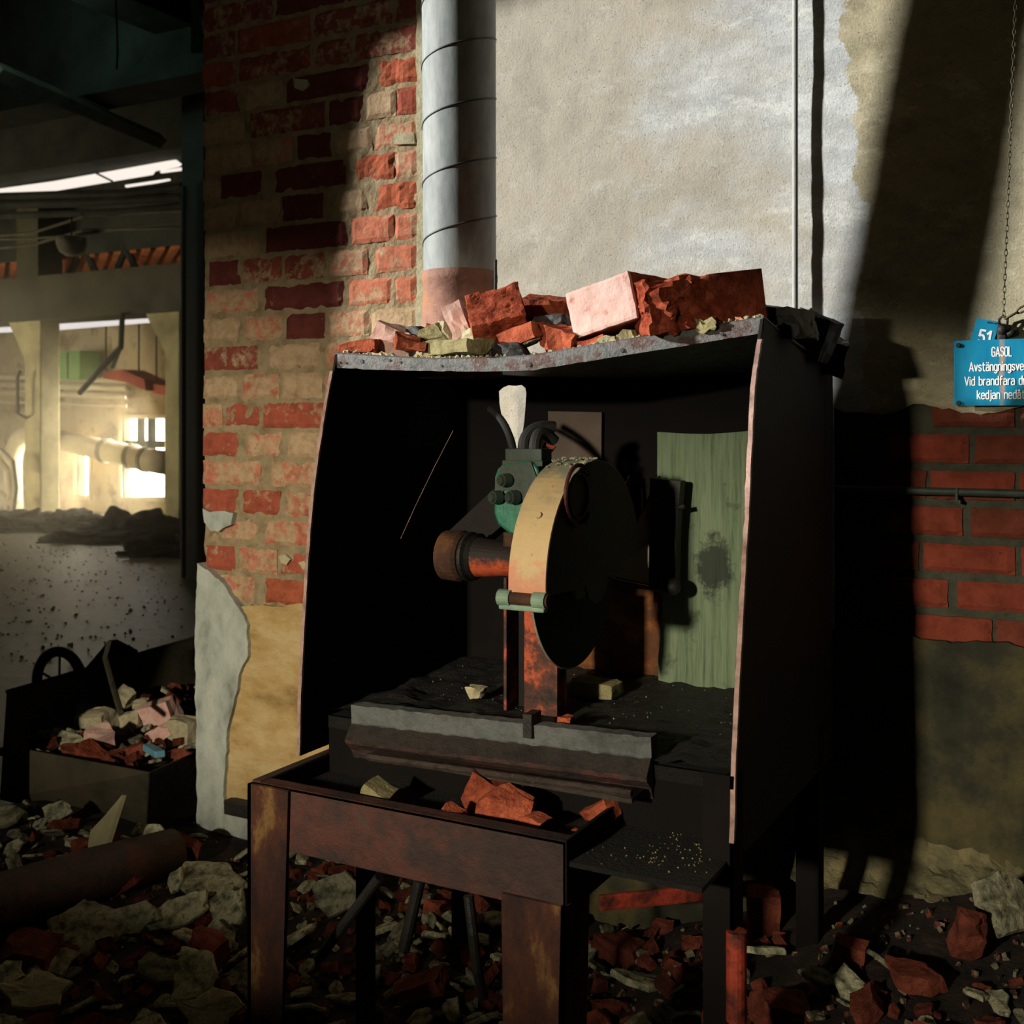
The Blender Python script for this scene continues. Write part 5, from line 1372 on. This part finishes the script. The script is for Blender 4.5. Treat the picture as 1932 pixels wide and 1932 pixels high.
# ------------------------------------------------------------------ skip full of rubble, left
sk = thing('rubble_skip', 'low olive steel skip full of rubble beyond the corner of the brick pier', 'skip', (-3.05, 3.1, 0))
def skw(name, P, off): return link(name, plate([Vector(p) for p in P], off), M_SKIP, sk)
kx0, kx1, ky0, ky1, kz = -3.56, -2.62, 2.52, 3.90, 0.35
skw('side_wall', [(kx0, ky0 + 0.22, 0.33), (kx0, ky1, 0.38), (kx0 + 0.12, ky1 - 0.1, 0), (kx0 + 0.12, ky0 + 0.1, 0)], (0.006, 0, 0))
skw('side_wall', [(kx1, ky0, 0.24), (kx1, ky1, 0.33), (kx1 - 0.12, ky1 - 0.1, 0), (kx1 - 0.12, ky0 + 0.1, 0)], (-0.006, 0, 0))
skw('end_wall', [(kx0, ky0 + 0.22, 0.33), (kx0 + 0.30, ky0 + 0.08, 0.20), (kx1, ky0, 0.24), (kx1 - 0.12, ky0 + 0.1, 0), (kx0 + 0.12, ky0 + 0.1, 0)], (0, 0.006, 0))
skw('end_wall', [(kx0, ky1, 0.38), (kx1, ky1, 0.33), (kx1 - 0.12, ky1 - 0.1, 0), (kx0 + 0.12, ky1 - 0.1, 0)], (0, -0.006, 0))
link('rim', tube([(kx0, ky0 + 0.22, 0.335), (kx0, ky1, 0.385), (kx1, ky1, 0.335)], 0.007, 8), M_SKIP, sk)
link('floor_sheet', bx(kx0 + 0.12, kx1 - 0.12, ky0 + 0.1, ky1 - 0.1, 0.0, 0.01), M_SKIP, sk)
def hz_(x, y): return 0.17 + 0.03 * fz(x * 4, y * 4) + 0.05 * sst(2.6, 3.6, y)
bm = bmesh.new(); nx, ny = 24, 34
V = [[bm.verts.new((kx0 + 0.06 + (kx1 - kx0 - 0.12) * i / nx, ky0 + 0.08 + (ky1 - ky0 - 0.14) * j / ny, hz_(kx0 + 0.1 + 0.8 * i / nx, ky0 + 0.1 + 1.2 * j / ny) - 0.02)) for i in range(nx + 1)] for j in range(ny + 1)]
for j in range(ny):
    for i in range(nx): bm.faces.new((V[j][i], V[j][i + 1], V[j + 1][i + 1], V[j + 1][i]))
o = reg(link('rubble_fill', bm, M_DIRT)); tag(o, 'dusty dirt filling the skip between its lumps', 'dirt', kind='stuff')
def inskip(px, py, size, m, seed, label, name, cat, rot, flake=False):
    v = ray(px, py); s = 2.0
    while s < 7:
        p = Vector((v.x * s, v.y * s, EYE + v.z * s))
        if p.z <= hz_(p.x, p.y) + size[2] * 0.3: break
        s += 0.01
    SKIPPED.append((p.x, p.y))
    return chunk(name, rough_block(size[0], size[1], size[2], seed, 2, 0.006, 3), m, p, rot, label, cat, 'larger lumps in the skip')
SKIPPED = []
inskip(300, 1352, (0.15, 0.07, 0.11), M_PINK, 301, 'salmon-pink brick standing in the skip', 'brick_fragment', 'brick fragment', (0.2, -0.3, 0.2))
inskip(305, 1382, (0.13, 0.04, 0.05), M_PINK, 302, 'pink brick splinter lying before the salmon brick in the skip', 'brick_fragment', 'brick fragment', (0.1, -0.5, 0.1))
inskip(355, 1380, (0.11, 0.09, 0.10), M_PALE, 303, 'cream block at the right edge of the skip by the pier', 'mortar_lump', 'mortar lump', (0.1, 0.1, 0.2))
inskip(187, 1396, (0.10, 0.08, 0.09), M_PINK, 304, 'brick end with a pale side in the front of the skip', 'brick_fragment', 'brick fragment', (0.2, 0.3, -0.4))
inskip(180, 1362, (0.15, 0.09, 0.08), M_PALE, 305, 'rounded pale lump behind the brick end in the skip', 'mortar_lump', 'mortar lump', (0.2, -0.1, 0.1))
inskip(240, 1362, (0.10, 0.06, 0.06), M_PALE, 306, 'small pale lump in the middle of the skip', 'mortar_lump', 'mortar lump', (0.1, -0.3, 0.3))
inskip(152, 1340, (0.10, 0.06, 0.05), M_FLAKE, 307, 'olive lump at the left of the skip', 'mortar_lump', 'mortar lump', (0.1, 0.1, 0.1))
inskip(234, 1318, (0.07, 0.05, 0.08), M_PALE, 308, 'bright white splinter near the leaning strap in the skip', 'mortar_lump', 'mortar lump', (0.4, 0.5, 0.2))
inskip(264, 1334, (0.05, 0.04, 0.06), M_PALE, 309, 'tiny white pointed chip in the skip', 'mortar_lump', 'mortar lump', (0.3, 0.2, 0.6))
inskip(125, 1400, (0.13, 0.07, 0.03), M_FLAKE, 310, 'grey-blue slab lying over the front left rim of the skip', 'mortar_slab', 'mortar slab', (0.5, 0.2, 0.3))
inskip(172, 1425, (0.10, 0.07, 0.05), M_FBRICK, 311, 'dark red lump at the front of the skip below the brick end', 'brick_fragment', 'brick fragment', (0.2, 0.4, 0.1))
bp = thing('blue_strip', 'pale blue plastic strip lying across the front of the skip', 'plastic strip', tuple(atF(290, 1415, 3.55)))
link('strip', box(atF(290, 1416, 3.52), (0.145, 0.03, 0.02), Matrix.Rotation(-0.5, 4, 'Z') @ Matrix.Rotation(-0.08, 4, 'Y'), 0.003), M_BLUEPIECE, bp)
stp = reg(link('steel_strap', tube([atF(228, 1345, 3.9), atF(212, 1290, 4.1), atF(199, 1242, 4.2), atF(207, 1212, 4.25)], 0.011, 6), M_SKIP))
tag(stp, 'thin bent steel strap sticking up out of the skip', 'strap')
fb = thing('bent_flap', 'dark bent sheet flap rising behind the rear edge of the skip', 'metal sheet', tuple(atF(205, 1250, 4.75)))
link('sheet', plate([atF(160, 1262, 4.8), atF(205, 1208, 4.8), atF(243, 1228, 4.8), atF(246, 1262, 4.8), atF(250, 1390, 4.8), atF(150, 1390, 4.8)], (0.02, 0.03, 0)), M_RUST, fb)
for i in range(120):
    for _ in range(30):
        x, y = S.uniform(kx0 + 0.12, kx1 - 0.1), S.uniform(ky0 + 0.14, ky1 - 0.12)
        if all((x - a) ** 2 + (y - b) ** 2 > 0.045 ** 2 for a, b in SKIPPED): break
    sc = S.uniform(0.35, 0.9); SKIPPED.append((x, y))
    kd = 'f' if S.random() < 0.62 else 'b'
    o = bpy.data.objects.new('plaster_flake' if kd == 'f' else 'brick_fragment', S.choice(FLM if kd == 'f' else BRM)); COL.objects.link(o)
    o.location = (x, y, hz_(x, y) + 0.008); o.rotation_euler = (S.uniform(-.7, .7), S.uniform(-.5, .5), S.uniform(0, 6.28)); o.scale = (sc, sc, sc)
    tag(o, 'small grey plaster flake among the rubble in the skip' if kd == 'f' else 'small red brick fragment among the rubble in the skip', 'plaster flake' if kd == 'f' else 'brick fragment', 'plaster flakes in the skip' if kd == 'f' else 'brick fragments in the skip')
wc_ = atF(112, 1288, 5.3)
bm = bmesh.new()
add_tube(bm, [wc_ + Vector((0.145 * math.cos(t) * CT, 0.145 * math.cos(t) * -ST * -1 * 0.3, 0.145 * math.sin(t))) for t in [2 * math.pi * i / 40 for i in range(40)]], 0.024, 10, True)
ty = thing('wheel', 'black rubber wheel standing behind the far left corner of the skip', 'wheel', tuple(wc_))
link('tyre', bm, M_RUBBER, ty, True)
bm = bmesh.new(); add_cyl(bm, wc_ + Vector((0, -0.02, 0)), wc_ + Vector((0, 0.02, 0)), 0.03, None, 14)
for k in range(5):
    t = 2 * math.pi * k / 5 + 0.3
    add_cyl(bm, wc_, wc_ + Vector((0.13 * math.cos(t) * CT, 0.13 * math.cos(t) * ST * 0.3, 0.13 * math.sin(t))), 0.006, None, 6)
link('spokes', bm, M_BLACK, ty)

# ------------------------------------------------------------------ the hall
def F(px, py, Y): return onY(px, py, Y)
HY = 12.1        # far wall
fw = None
def wall_px(x0, x1, y0, y1, Y, th, name, m, parent=None):
    a, b = F(x0, y0, Y), F(x1, y1, Y)
    return link(name, bx(a.x, b.x, Y, Y + th, b.z, a.z), m, parent)
# far wall with two window openings
gb = F(0, 978, HY).z
oc = [(-24, 0, -0.1), (-7.2, 0, -0.1), (-7.2, 0, 4.85), (-24, 0, 4.85)]
oc = [Vector((x, HY, z)) for x, y, z in oc]
w1 = [F(x, y, HY) for x, y in ((145, 852), (168, 852), (168, 935), (145, 935))]
w2 = [F(x, y, HY) for x, y in ((231, 790), (312, 790), (312, 938), (231, 938))]
fwall = reg(link('wall_far', plate(oc, (0, 0.25, 0), (w1, w2)), M_CREAM)); tag(fwall, 'cream far wall of the sunlit hall', 'wall', kind='structure')
for i, wv in enumerate((w1, w2)):
    t = thing('window_%d' % (i + 1), ('narrow bright window in the far wall, lower middle', 'wide overexposed window in the far wall beside the dark post')[i], 'window', tuple(wv[3]))
    t['kind'] = 'structure'
    xs = [p.x for p in wv]; zs = [p.z for p in wv]
    link('pane', bx(min(xs), max(xs), HY + 0.16, HY + 0.17, min(zs), max(zs)), M_WIN, t)
    if i == 1:
        for px in (258, 278):
            p = F(px, 800, HY); link('mullion', bx(p.x - 0.05, p.x + 0.05, HY + 0.05, HY + 0.12, F(0, 845, HY).z, max(zs)), M_DARKBEAM, t)
        for py in (838, 878):
            p = F(260, py, HY); link('transom', bx(min(xs), max(xs), HY + 0.05, HY + 0.12, p.z - 0.05, p.z + 0.05), M_DARKBEAM, t)
    link('window_frame', plate([v + Vector((d[0], 0, d[1])) for v, d in zip(wv, ((-.06, .06), (.06, .06), (.06, -.06), (-.06, -.06)))], (0, 0.05, 0), ([v + Vector((0, 0, 0)) for v in wv],)), M_DUCTCREAM, t).location = (0, -0.02, 0)
# columns, beam
def column(px0, px1, Y, zt, m, nm='column', lab='', br=True):
    a, b = F(px0, 800, Y - 0.22), F(px1, 800, Y - 0.22)
    bm = bmesh.new(); add_bx(bm, a.x, b.x, Y - 0.22, Y + 0.1, -0.05, zt, 0.02)
    if br:
        add_plate(bm, [(a.x, Y - 0.2, zt - 0.55), (a.x - 0.36, Y - 0.2, zt), (a.x, Y - 0.2, zt)], (0, 0.28, 0))
        pass
    o = reg(link(nm, bm, m)); tag(o, lab, 'column', kind='structure'); return o
BYB = 10.6
bz0, bz1 = F(150, 604, BYB).z, F(150, 520, BYB).z
column(46, 76, BYB, bz0 + 0.02, M_COLUMN, lab='pale yellow concrete column with flared head at the left of the hall')
column(311, 338, BYB, bz0 + 0.02, M_COLUMN, lab='shaded concrete column with flared head beside the dark post')
o = reg(link('beam', bx(-24, -7.4, BYB - 0.25, BYB + 0.25, bz0, bz1), M_BEAM2)); tag(o, 'broad concrete beam resting on the hall columns', 'beam', kind='structure')
# upper storey: posts above the beam, braces, roof sheets
for px in (58, 85):
    pass
a = F(55, 500, BYB); b = F(95, 430, BYB)
o = reg(link('column', bx(a.x, b.x, BYB - 0.2, BYB + 0.2, bz1, bz1 + 1.0), M_BEAM2)); tag(o, 'short concrete stub standing on the hall beam', 'column', kind='structure')
def strip(i, P, Y, lab):
    t = thing('window_%d' % i, lab, 'roof window', tuple(F(P[0][0], P[0][1], Y))); t['kind'] = 'structure'
    link('pane', plate([F(a, b, Y) for a, b in P], (0, 0.03, 0)), M_WINTOP, t); return t
t = strip(3, [(-30, 360), (100, 342), (213, 322), (330, 301), (340, 309), (334, 314), (290, 322), (285, 329), (213, 341), (104, 359), (0, 364), (-30, 366)], 9.4, 'long bright slit of roof glass below the upper beam')
p0_, p1_ = F(182, 327, 9.38), F(212, 342, 9.38)
link('glazing_bar', cyl(p0_, p1_, 0.012, None, 6), M_DARKBEAM, t)
strip(4, [(303, 321), (348, 315), (349, 320), (302, 326)], 9.4, 'small bright slit beside the end of the long roof glass')
strip(5, [(236, 349), (290, 341), (318, 337), (318, 340), (292, 345), (236, 353)], 9.4, 'thin broken slit of light under the long roof glass')
strip(6, [(-20, 612), (60, 614), (292, 597), (296, 606), (290, 608), (90, 624), (-20, 628)], 11.3, 'bright slit of roof glass just below the hall beam')
strip(7, [(312, 570), (334, 548), (338, 546), (336, 568), (314, 574)], 11.0, 'small bright wedge of roof glass beside the dark post')
# upper beams
o = reg(link('beam', bx(-24, -5.3, 9.0, 9.5, F(100, 338, 9.25).z + 0.06, 4.86), M_DARKBEAM)); tag(o, 'deep dark beam above the long roof glass', 'beam', kind='structure')
o = reg(link('beam', bx(-24, -4.6, 6.4, 6.8, F(200, 190, 6.6).z, 4.86), M_DARKBEAM)); tag(o, 'dark concrete beam nearest the top left corner', 'beam', kind='structure')
o = reg(link('beam', bx(-6.6, -6.2, 5.0, 9.1, 4.30, 4.86), M_DARKBEAM)); tag(o, 'dark cross beam running back under the ceiling', 'beam', kind='structure')
a, b = atF(-10, 132, 8.2), atF(302, 266, 10.4)
o = reg(link('ceiling_strut', tube([a, b], 0.07, 4), M_CONC)); tag(o, 'olive strut slanting down towards the post under the ceiling', 'strut')
a, b = atF(352, -20, 6.0), atF(378, 98, 6.0)
o = reg(link('hanging_strip', plate([atF(360, 30, 6), atF(358, -466, 6), atF(363, -466, 6), atF(366, 30, 6), atF(383, 97, 6), atF(360, 100, 6)], (0.02, 0.02, 0)), mat('teal_sheet', [(0.3, lin(90, 140, 132)), (0.7, lin(120, 170, 160))], 6, 0.7)))
tag(o, 'ragged teal sheet hanging from the ceiling above the post', 'sheet')
o = reg(link('hanging_wire', tube([atF(218, -10, 6.2), atF(221, 60, 6.2), atF(222, 100, 6.2), atF(220, 131, 6.2)], 0.006, 6), M_CONC)); tag(o, 'thin wire dangling from the dark ceiling at top left', 'wire')
# post and pipe in front of the hall
PYY = 7.2
a, b = F(343, 800, PYY), F(384, 800, PYY)
o = reg(link('post', bx(a.x, b.x, PYY, PYY + 0.16, -0.05, 4.86), M_POST)); tag(o, 'dark steel post at the edge of the hall, beside the brick pier', 'post', kind='structure')
a = F(346, 800, PYY - 0.05)
o = reg(link('riser_pipe', cyl((a.x, PYY - 0.05, 0.0), (a.x, PYY - 0.05, F(0, 400, PYY).z), 0.022, None, 10), M_POST)); tag(o, 'thin riser pipe running up the face of the dark post', 'pipe')
# roof sheets (orange corrugated) above the beam
bm = bmesh.new()
za_, zb3 = F(150, 540, 12.0).z, F(330, 470, 12.0).z
for i in range(46):
    x0 = -19.0 + i * 0.26
    add_plate(bm, [(x0, 10.88, EYE + 2.27), (x0 + 0.15, 10.88, EYE + 2.27), (x0 + 0.15 - 1.6, 12.05, EYE + 2.02), (x0 - 1.6, 12.05, EYE + 2.02)], (0, 0, 0.05))
add_bx(bm, -24, -7.2, 10.95, 12.05, EYE + 2.36, EYE + 2.40)
o = reg(link('roof_sheet', bm, M_ROOFRED)); tag(o, 'orange ribbed roof sheet lit from below above the hall beam', 'roof sheet', kind='structure')
for px, q in ((118, 1), (150, -1), (206, 1), (226, -1)):
    a, b = F(px - 14 * q, 545, BYB + 0.1), F(px + 14 * q, 515, BYB + 0.1)
    o = reg(link('truss_brace', cyl((a.x, BYB + 0.3, bz1), (b.x, BYB + 0.3, bz1 + 0.42), 0.05, None, 6), M_DARKBEAM))
    tag(o, {118: 'first slanted truss brace on the hall beam, by the stub column', 150: 'second slanted truss brace on the hall beam from the stub column', 206: 'third slanted truss brace on the hall beam from the stub column', 226: 'slanted truss brace on the hall beam farthest from the stub column'}[px], 'brace', 'truss braces')
o = reg(link('beam', bx(-24, -7.3, 10.86, 11.0, EYE + 2.31, 4.86), M_DARKBEAM)); tag(o, 'sooty upper wall band behind the sagging cables', 'beam', kind='structure')
# cable runs and pipes below the roof glass
M_CAB = mat('dusty_cable', [(0.3, lin(50, 48, 38)), (0.7, lin(104, 98, 74))], 3, 0.7)
CL = [([(-20, 372), (110, 368), (230, 366), (345, 352)], .05, 'dark pipe nearest under the roof glass'), ([(-20, 386), (120, 384), (240, 378), (345, 372)], .05, 'second dark pipe below the roof glass'),
      ([(-20, 446), (60, 440), (165, 406), (345, 398)], .018, 'cable sagging from the post towards the left, upper one'), ([(-20, 470), (60, 462), (160, 434), (345, 430)], .018, 'pale-edged cable sagging below the upper one'),
      ([(-20, 408), (100, 404), (220, 400), (345, 388)], .04, 'third dark pipe below the roof glass'), ([(-20, 452), (60, 450), (120, 446), (345, 418)], .015, 'thin cable crossing under the dark pipes')]
for P, r, lb_ in CL:
    pts = []
    for (a, b), (c, d) in zip(P, P[1:]):
        for k in range(6): pts.append(F(a + (c - a) * k / 6, b + (d - b) * k / 6, 9.0))
    pts.append(F(P[-1][0], P[-1][1], 9.0))
    o = reg(link('ceiling_pipe' if r > .03 else 'ceiling_cable', tube(pts, r, 8), M_CAB if r < .03 else M_DARKBEAM)); tag(o, lb_, 'pipe' if r > .03 else 'cable', 'pipes and cables under the roof glass')
lm = thing('lamp_bowl', 'dusty bowl lamp shade hanging under the sagging cables', 'lamp', tuple(F(135, 460, 8.9)))
bm = bmesh.new(); c = F(135, 462, 8.9)
rg = [[bm.verts.new(c + Vector((r * math.cos(2 * math.pi * k / 20), r * math.sin(2 * math.pi * k / 20), z))) for k in range(20)] for r, z in ((0.17, 0.08), (0.165, 0.0), (0.13, -0.08), (0.07, -0.12), (0.02, -0.13))]
for A, B in zip(rg, rg[1:]):
    for k in range(20): bm.faces.new((A[k], A[(k + 1) % 20], B[(k + 1) % 20], B[k]))
bm.faces.new(rg[0]); bm.faces.new(rg[-1][::-1])
link('shade', bm, M_CONC, lm, True)
link('hanger', cyl(c + Vector((0, 0, 0.08)), c + Vector((0, 0, 0.32)), 0.01, None, 6), M_DARKBEAM, lm)
# big dusty ducts along the far wall
dz_ = 11.75
P = [F(92, 826, dz_), F(150, 838, dz_), F(210, 852, dz_), F(280, 868, dz_), F(316, 874, dz_)]
bd2 = thing('hall_duct', 'big dusty cream duct slanting down across the far wall to the window', 'duct', tuple(P[2]))
link('duct_tube', tube(P, [0.15, 0.155, 0.16, 0.17, 0.17], 20), M_DUCTCREAM, bd2, True)
for px, py in ((200, 850), (250, 861), (276, 867)):
    a = F(px - 3, py - 0.6, dz_); b = F(px + 3, py + 0.6, dz_)
    link('duct_band', cyl(a, b, 0.185, None, 20), M_CONC, bd2)
for px, py in ((110, 834), (232, 858)):
    p = F(px, py, dz_); link('wall_bracket', bx(p.x - 0.03, p.x + 0.03, dz_, HY + 0.01, p.z - 0.02, p.z + 0.02), M_CONC, bd2)
P = bez(F(92, 826, 11.4), F(50, 810, 11.4), F(26, 820, 11.4), F(24, 880, 11.4), 12) + [F(26, 960, 11.4)]
o = reg(link('duct_elbow', tube(P, 0.13, 18), M_DUCTCREAM, None, True)); tag(o, 'cream duct elbow turning down behind the yellow column', 'duct')
for py, lb_ in ((712, 'topmost white pipe along the far wall'), (727, 'second white pipe down the far wall'), (742, 'third white pipe down the far wall'), (760, 'thin lowest white pipe along the far wall')):
    a, b = F(-20, py - 2, HY - 0.15), F(240, py + 6, HY - 0.15)
    o = reg(link('wall_pipe', cyl(a, b, 0.045 if py < 750 else 0.025, None, 10), M_DUCTCREAM)); tag(o, lb_, 'pipe', 'white pipes along the far wall')
a, b = F(98, 664, 11.6), F(150, 716, 11.6)
gbx = thing('green_cabinet', 'green box hanging high on the far wall right of the yellow column', 'cabinet', tuple(F(124, 690, 11.6)))
link('body', bx(a.x, b.x, 11.6, 12.0, b.z, a.z, 0.02), M_HALLGREEN, gbx)
for px in (110, 127):
    p = F(px, 690, 11.59); link('door_gap', bx(p.x - 0.012, p.x + 0.012, 11.588, 11.6, b.z + 0.02, a.z - 0.02), M_DARKBEAM, gbx)
rdz = [(190, 703), (230, 697), (272, 716), (275, 737), (240, 722), (196, 714)]
o = reg(link('red_duct', plate([F(x, y, 11.2) for x, y in rdz], (0, 0.4, 0)), M_HALLRED)); tag(o, 'faded red duct section hanging below the hall beam', 'duct'); reg(o)
for px in (200, 262):
    p = F(px, 705, 11.35); link('hanger', cyl(p, (p.x, p.y, EYE + 2.2), 0.012, None, 6), M_DARKBEAM, o)
o = reg(link('red_duct', plate([F(x, y, 11.3) for x, y in ((276, 722), (312, 728), (312, 746), (290, 742))], (0, 0.4, 0)), M_HALLRED)); tag(o, 'red duct end next to the shaded column', 'duct'); reg(o)
p = F(295, 728, 11.45); link('hanger', cyl(p, (p.x, p.y, EYE + 2.2), 0.012, None, 6), M_DARKBEAM, o)
a, b = F(150, 742, 10.3), F(228, 655, 10.3)
o = reg(link('hanger_brace', tube([a, b, F(231, 590, 10.3)], 0.035, 8), M_DARKBEAM)); tag(o, 'slanted dark hanger below the hall beam', 'brace')
o = reg(link('hanger_brace', tube([F(230, 645, 10.3), F(213, 692, 10.8)], 0.03, 8), M_DARKBEAM)); tag(o, 'shorter hanger arm meeting the slanted one at its top', 'brace')
o = reg(link('pipe_loop', tube([F(38, 700, 10.2), F(33, 712, 10.2), F(33, 780, 10.2), F(54, 790, 10.42)], 0.02, 8), M_DARKBEAM)); tag(o, 'thin dark pipe standing left of the yellow column', 'pipe')
for k, P in enumerate((((0, 850), (24, 872), (30, 920), (24, 972)), ((0, 870), (18, 890), (22, 930), (10, 975)), ((2, 930), (12, 940), (18, 950), (30, 945)))):
    o = reg(link('bent_tube', tube([F(x, y, 10.0) for x, y in P], 0.045, 8), M_DUCTCREAM)); tag(o, ('long bent pale tube at the left edge of the hall', 'second bent pale tube beside the long one at the left edge', 'short pale tube lying among the bent ones at the left edge')[k], 'tube', 'bent tubes')
# heaps on the hall floor
rr = random.Random(9)
for k, (px, py, Y, w_, h_, lb_) in enumerate(((240, 972, 9.9, 0.95, 0.32, 'dark rubble heap before the wide hall window'), (122, 968, 10.0, 0.75, 0.25, 'low brown heap right of the yellow column'), (18, 972, 9.6, 0.8, 0.28, 'tangled heap at the left edge of the hall'), (330, 1000, 8.6, 0.7, 0.22, 'dark low heap at the foot of the hall column'), (180, 985, 9.2, 0.9, 0.16, 'flat brown heap in the middle of the hall'))):
    p = F(px, py, Y)
    bm = bmesh.new(); bmesh.ops.create_icosphere(bm, subdivisions=5, radius=1.0)
    for v in bm.verts:
        c = v.co; m_ = 1 + 0.55 * fz(c.x * 2 + k * 7, c.y * 2, c.z * 2)
        v.co = Vector((p.x + c.x * w_ * 0.62 * m_, Y + c.y * 0.5 * m_, -0.03 + max(-0.05, c.z * h_ * 0.8 * m_)))
    o = reg(link('rubble_heap', bm, M_DIRT)); tag(o, lb_, 'rubble heap', 'heaps on the hall floor')
bm = bmesh.new()
for i in range(600):
    Y = rr.uniform(4.2, 10.0); px = rr.uniform(-20, 345)
    x = F(px, 900, Y).x; s = rr.uniform(0.003, 0.011)
    add_box(bm, (x, Y, s * 0.3 - 0.02), (s * rr.uniform(.8, 2), s * rr.uniform(.8, 2), s), (rr.uniform(0, 3), rr.uniform(0, 3), rr.uniform(0, 3)))
o = reg(link('floor_grit', bm, M_PALE)); tag(o, 'pale grit and chips strewn over the hall floor', 'grit', kind='stuff')

# daylight from the hall windows, plus added fill lamps
def area_lamp(name, loc, size, power, col, target):
    l = bpy.data.lights.new(name, 'AREA'); l.shape = 'RECTANGLE'; l.size, l.size_y = size; l.energy = power; l.color = col
    l.spread = math.radians(110)
    o = bpy.data.objects.new(name, l); COL.objects.link(o); o.location = loc
    o.rotation_euler = (Vector(target) - Vector(loc)).to_track_quat('-Z', 'Y').to_euler(); return o
c2 = (w2[0] + w2[2]) / 2; c1 = (w1[0] + w1[2]) / 2
area_lamp('hall_window_daylight', c2 + Vector((0, -0.1, 0)), (1.0, 1.8), 140, (1, 0.9, 0.72), c2 + Vector((-0.6, -5, -0.5)))
area_lamp('hall_window_daylight', c1 + Vector((0, -0.1, 0)), (0.4, 1.0), 90, (1, 0.85, 0.6), c1 + Vector((-0.3, -5, -0.6)))
# added side lamp, brightens the far wall and the columns
area_lamp('hall_side_fill', Vector((-15.5, 5.0, 1.6)), (1.6, 1.2), 110, (1, 0.86, 0.60), (-11.0, 12.0, 0.9))

area_lamp('teal_fill', Vector((-6.6, 4.9, 4.1)), (0.5, 0.5), 1.6, (0.55, 1.0, 0.95), (-7.2, 7.5, 4.6))  # added weak teal lamp, tints the dark ceiling beam
# haze hanging in the far hall
hm = bpy.data.materials.new('hall_haze'); hm.use_nodes = True
nt = hm.node_tree; nt.nodes.remove(nt.nodes['Principled BSDF'])
vs = nt.nodes.new('ShaderNodeVolumeScatter'); vs.inputs['Density'].default_value = 0.032; vs.inputs['Anisotropy'].default_value = 0.55
vs.inputs['Color'].default_value = (1.0, 0.88, 0.62, 1)
nt.links.new(vs.outputs[0], nt.nodes['Material Output'].inputs['Volume'])
o = reg(link('haze', bx(-23.5, -5.0, 5.2, 12.05, -0.01, 2.9), hm)); tag(o, 'warm dusty haze hanging in the sunlit far hall', 'haze', kind='stuff')
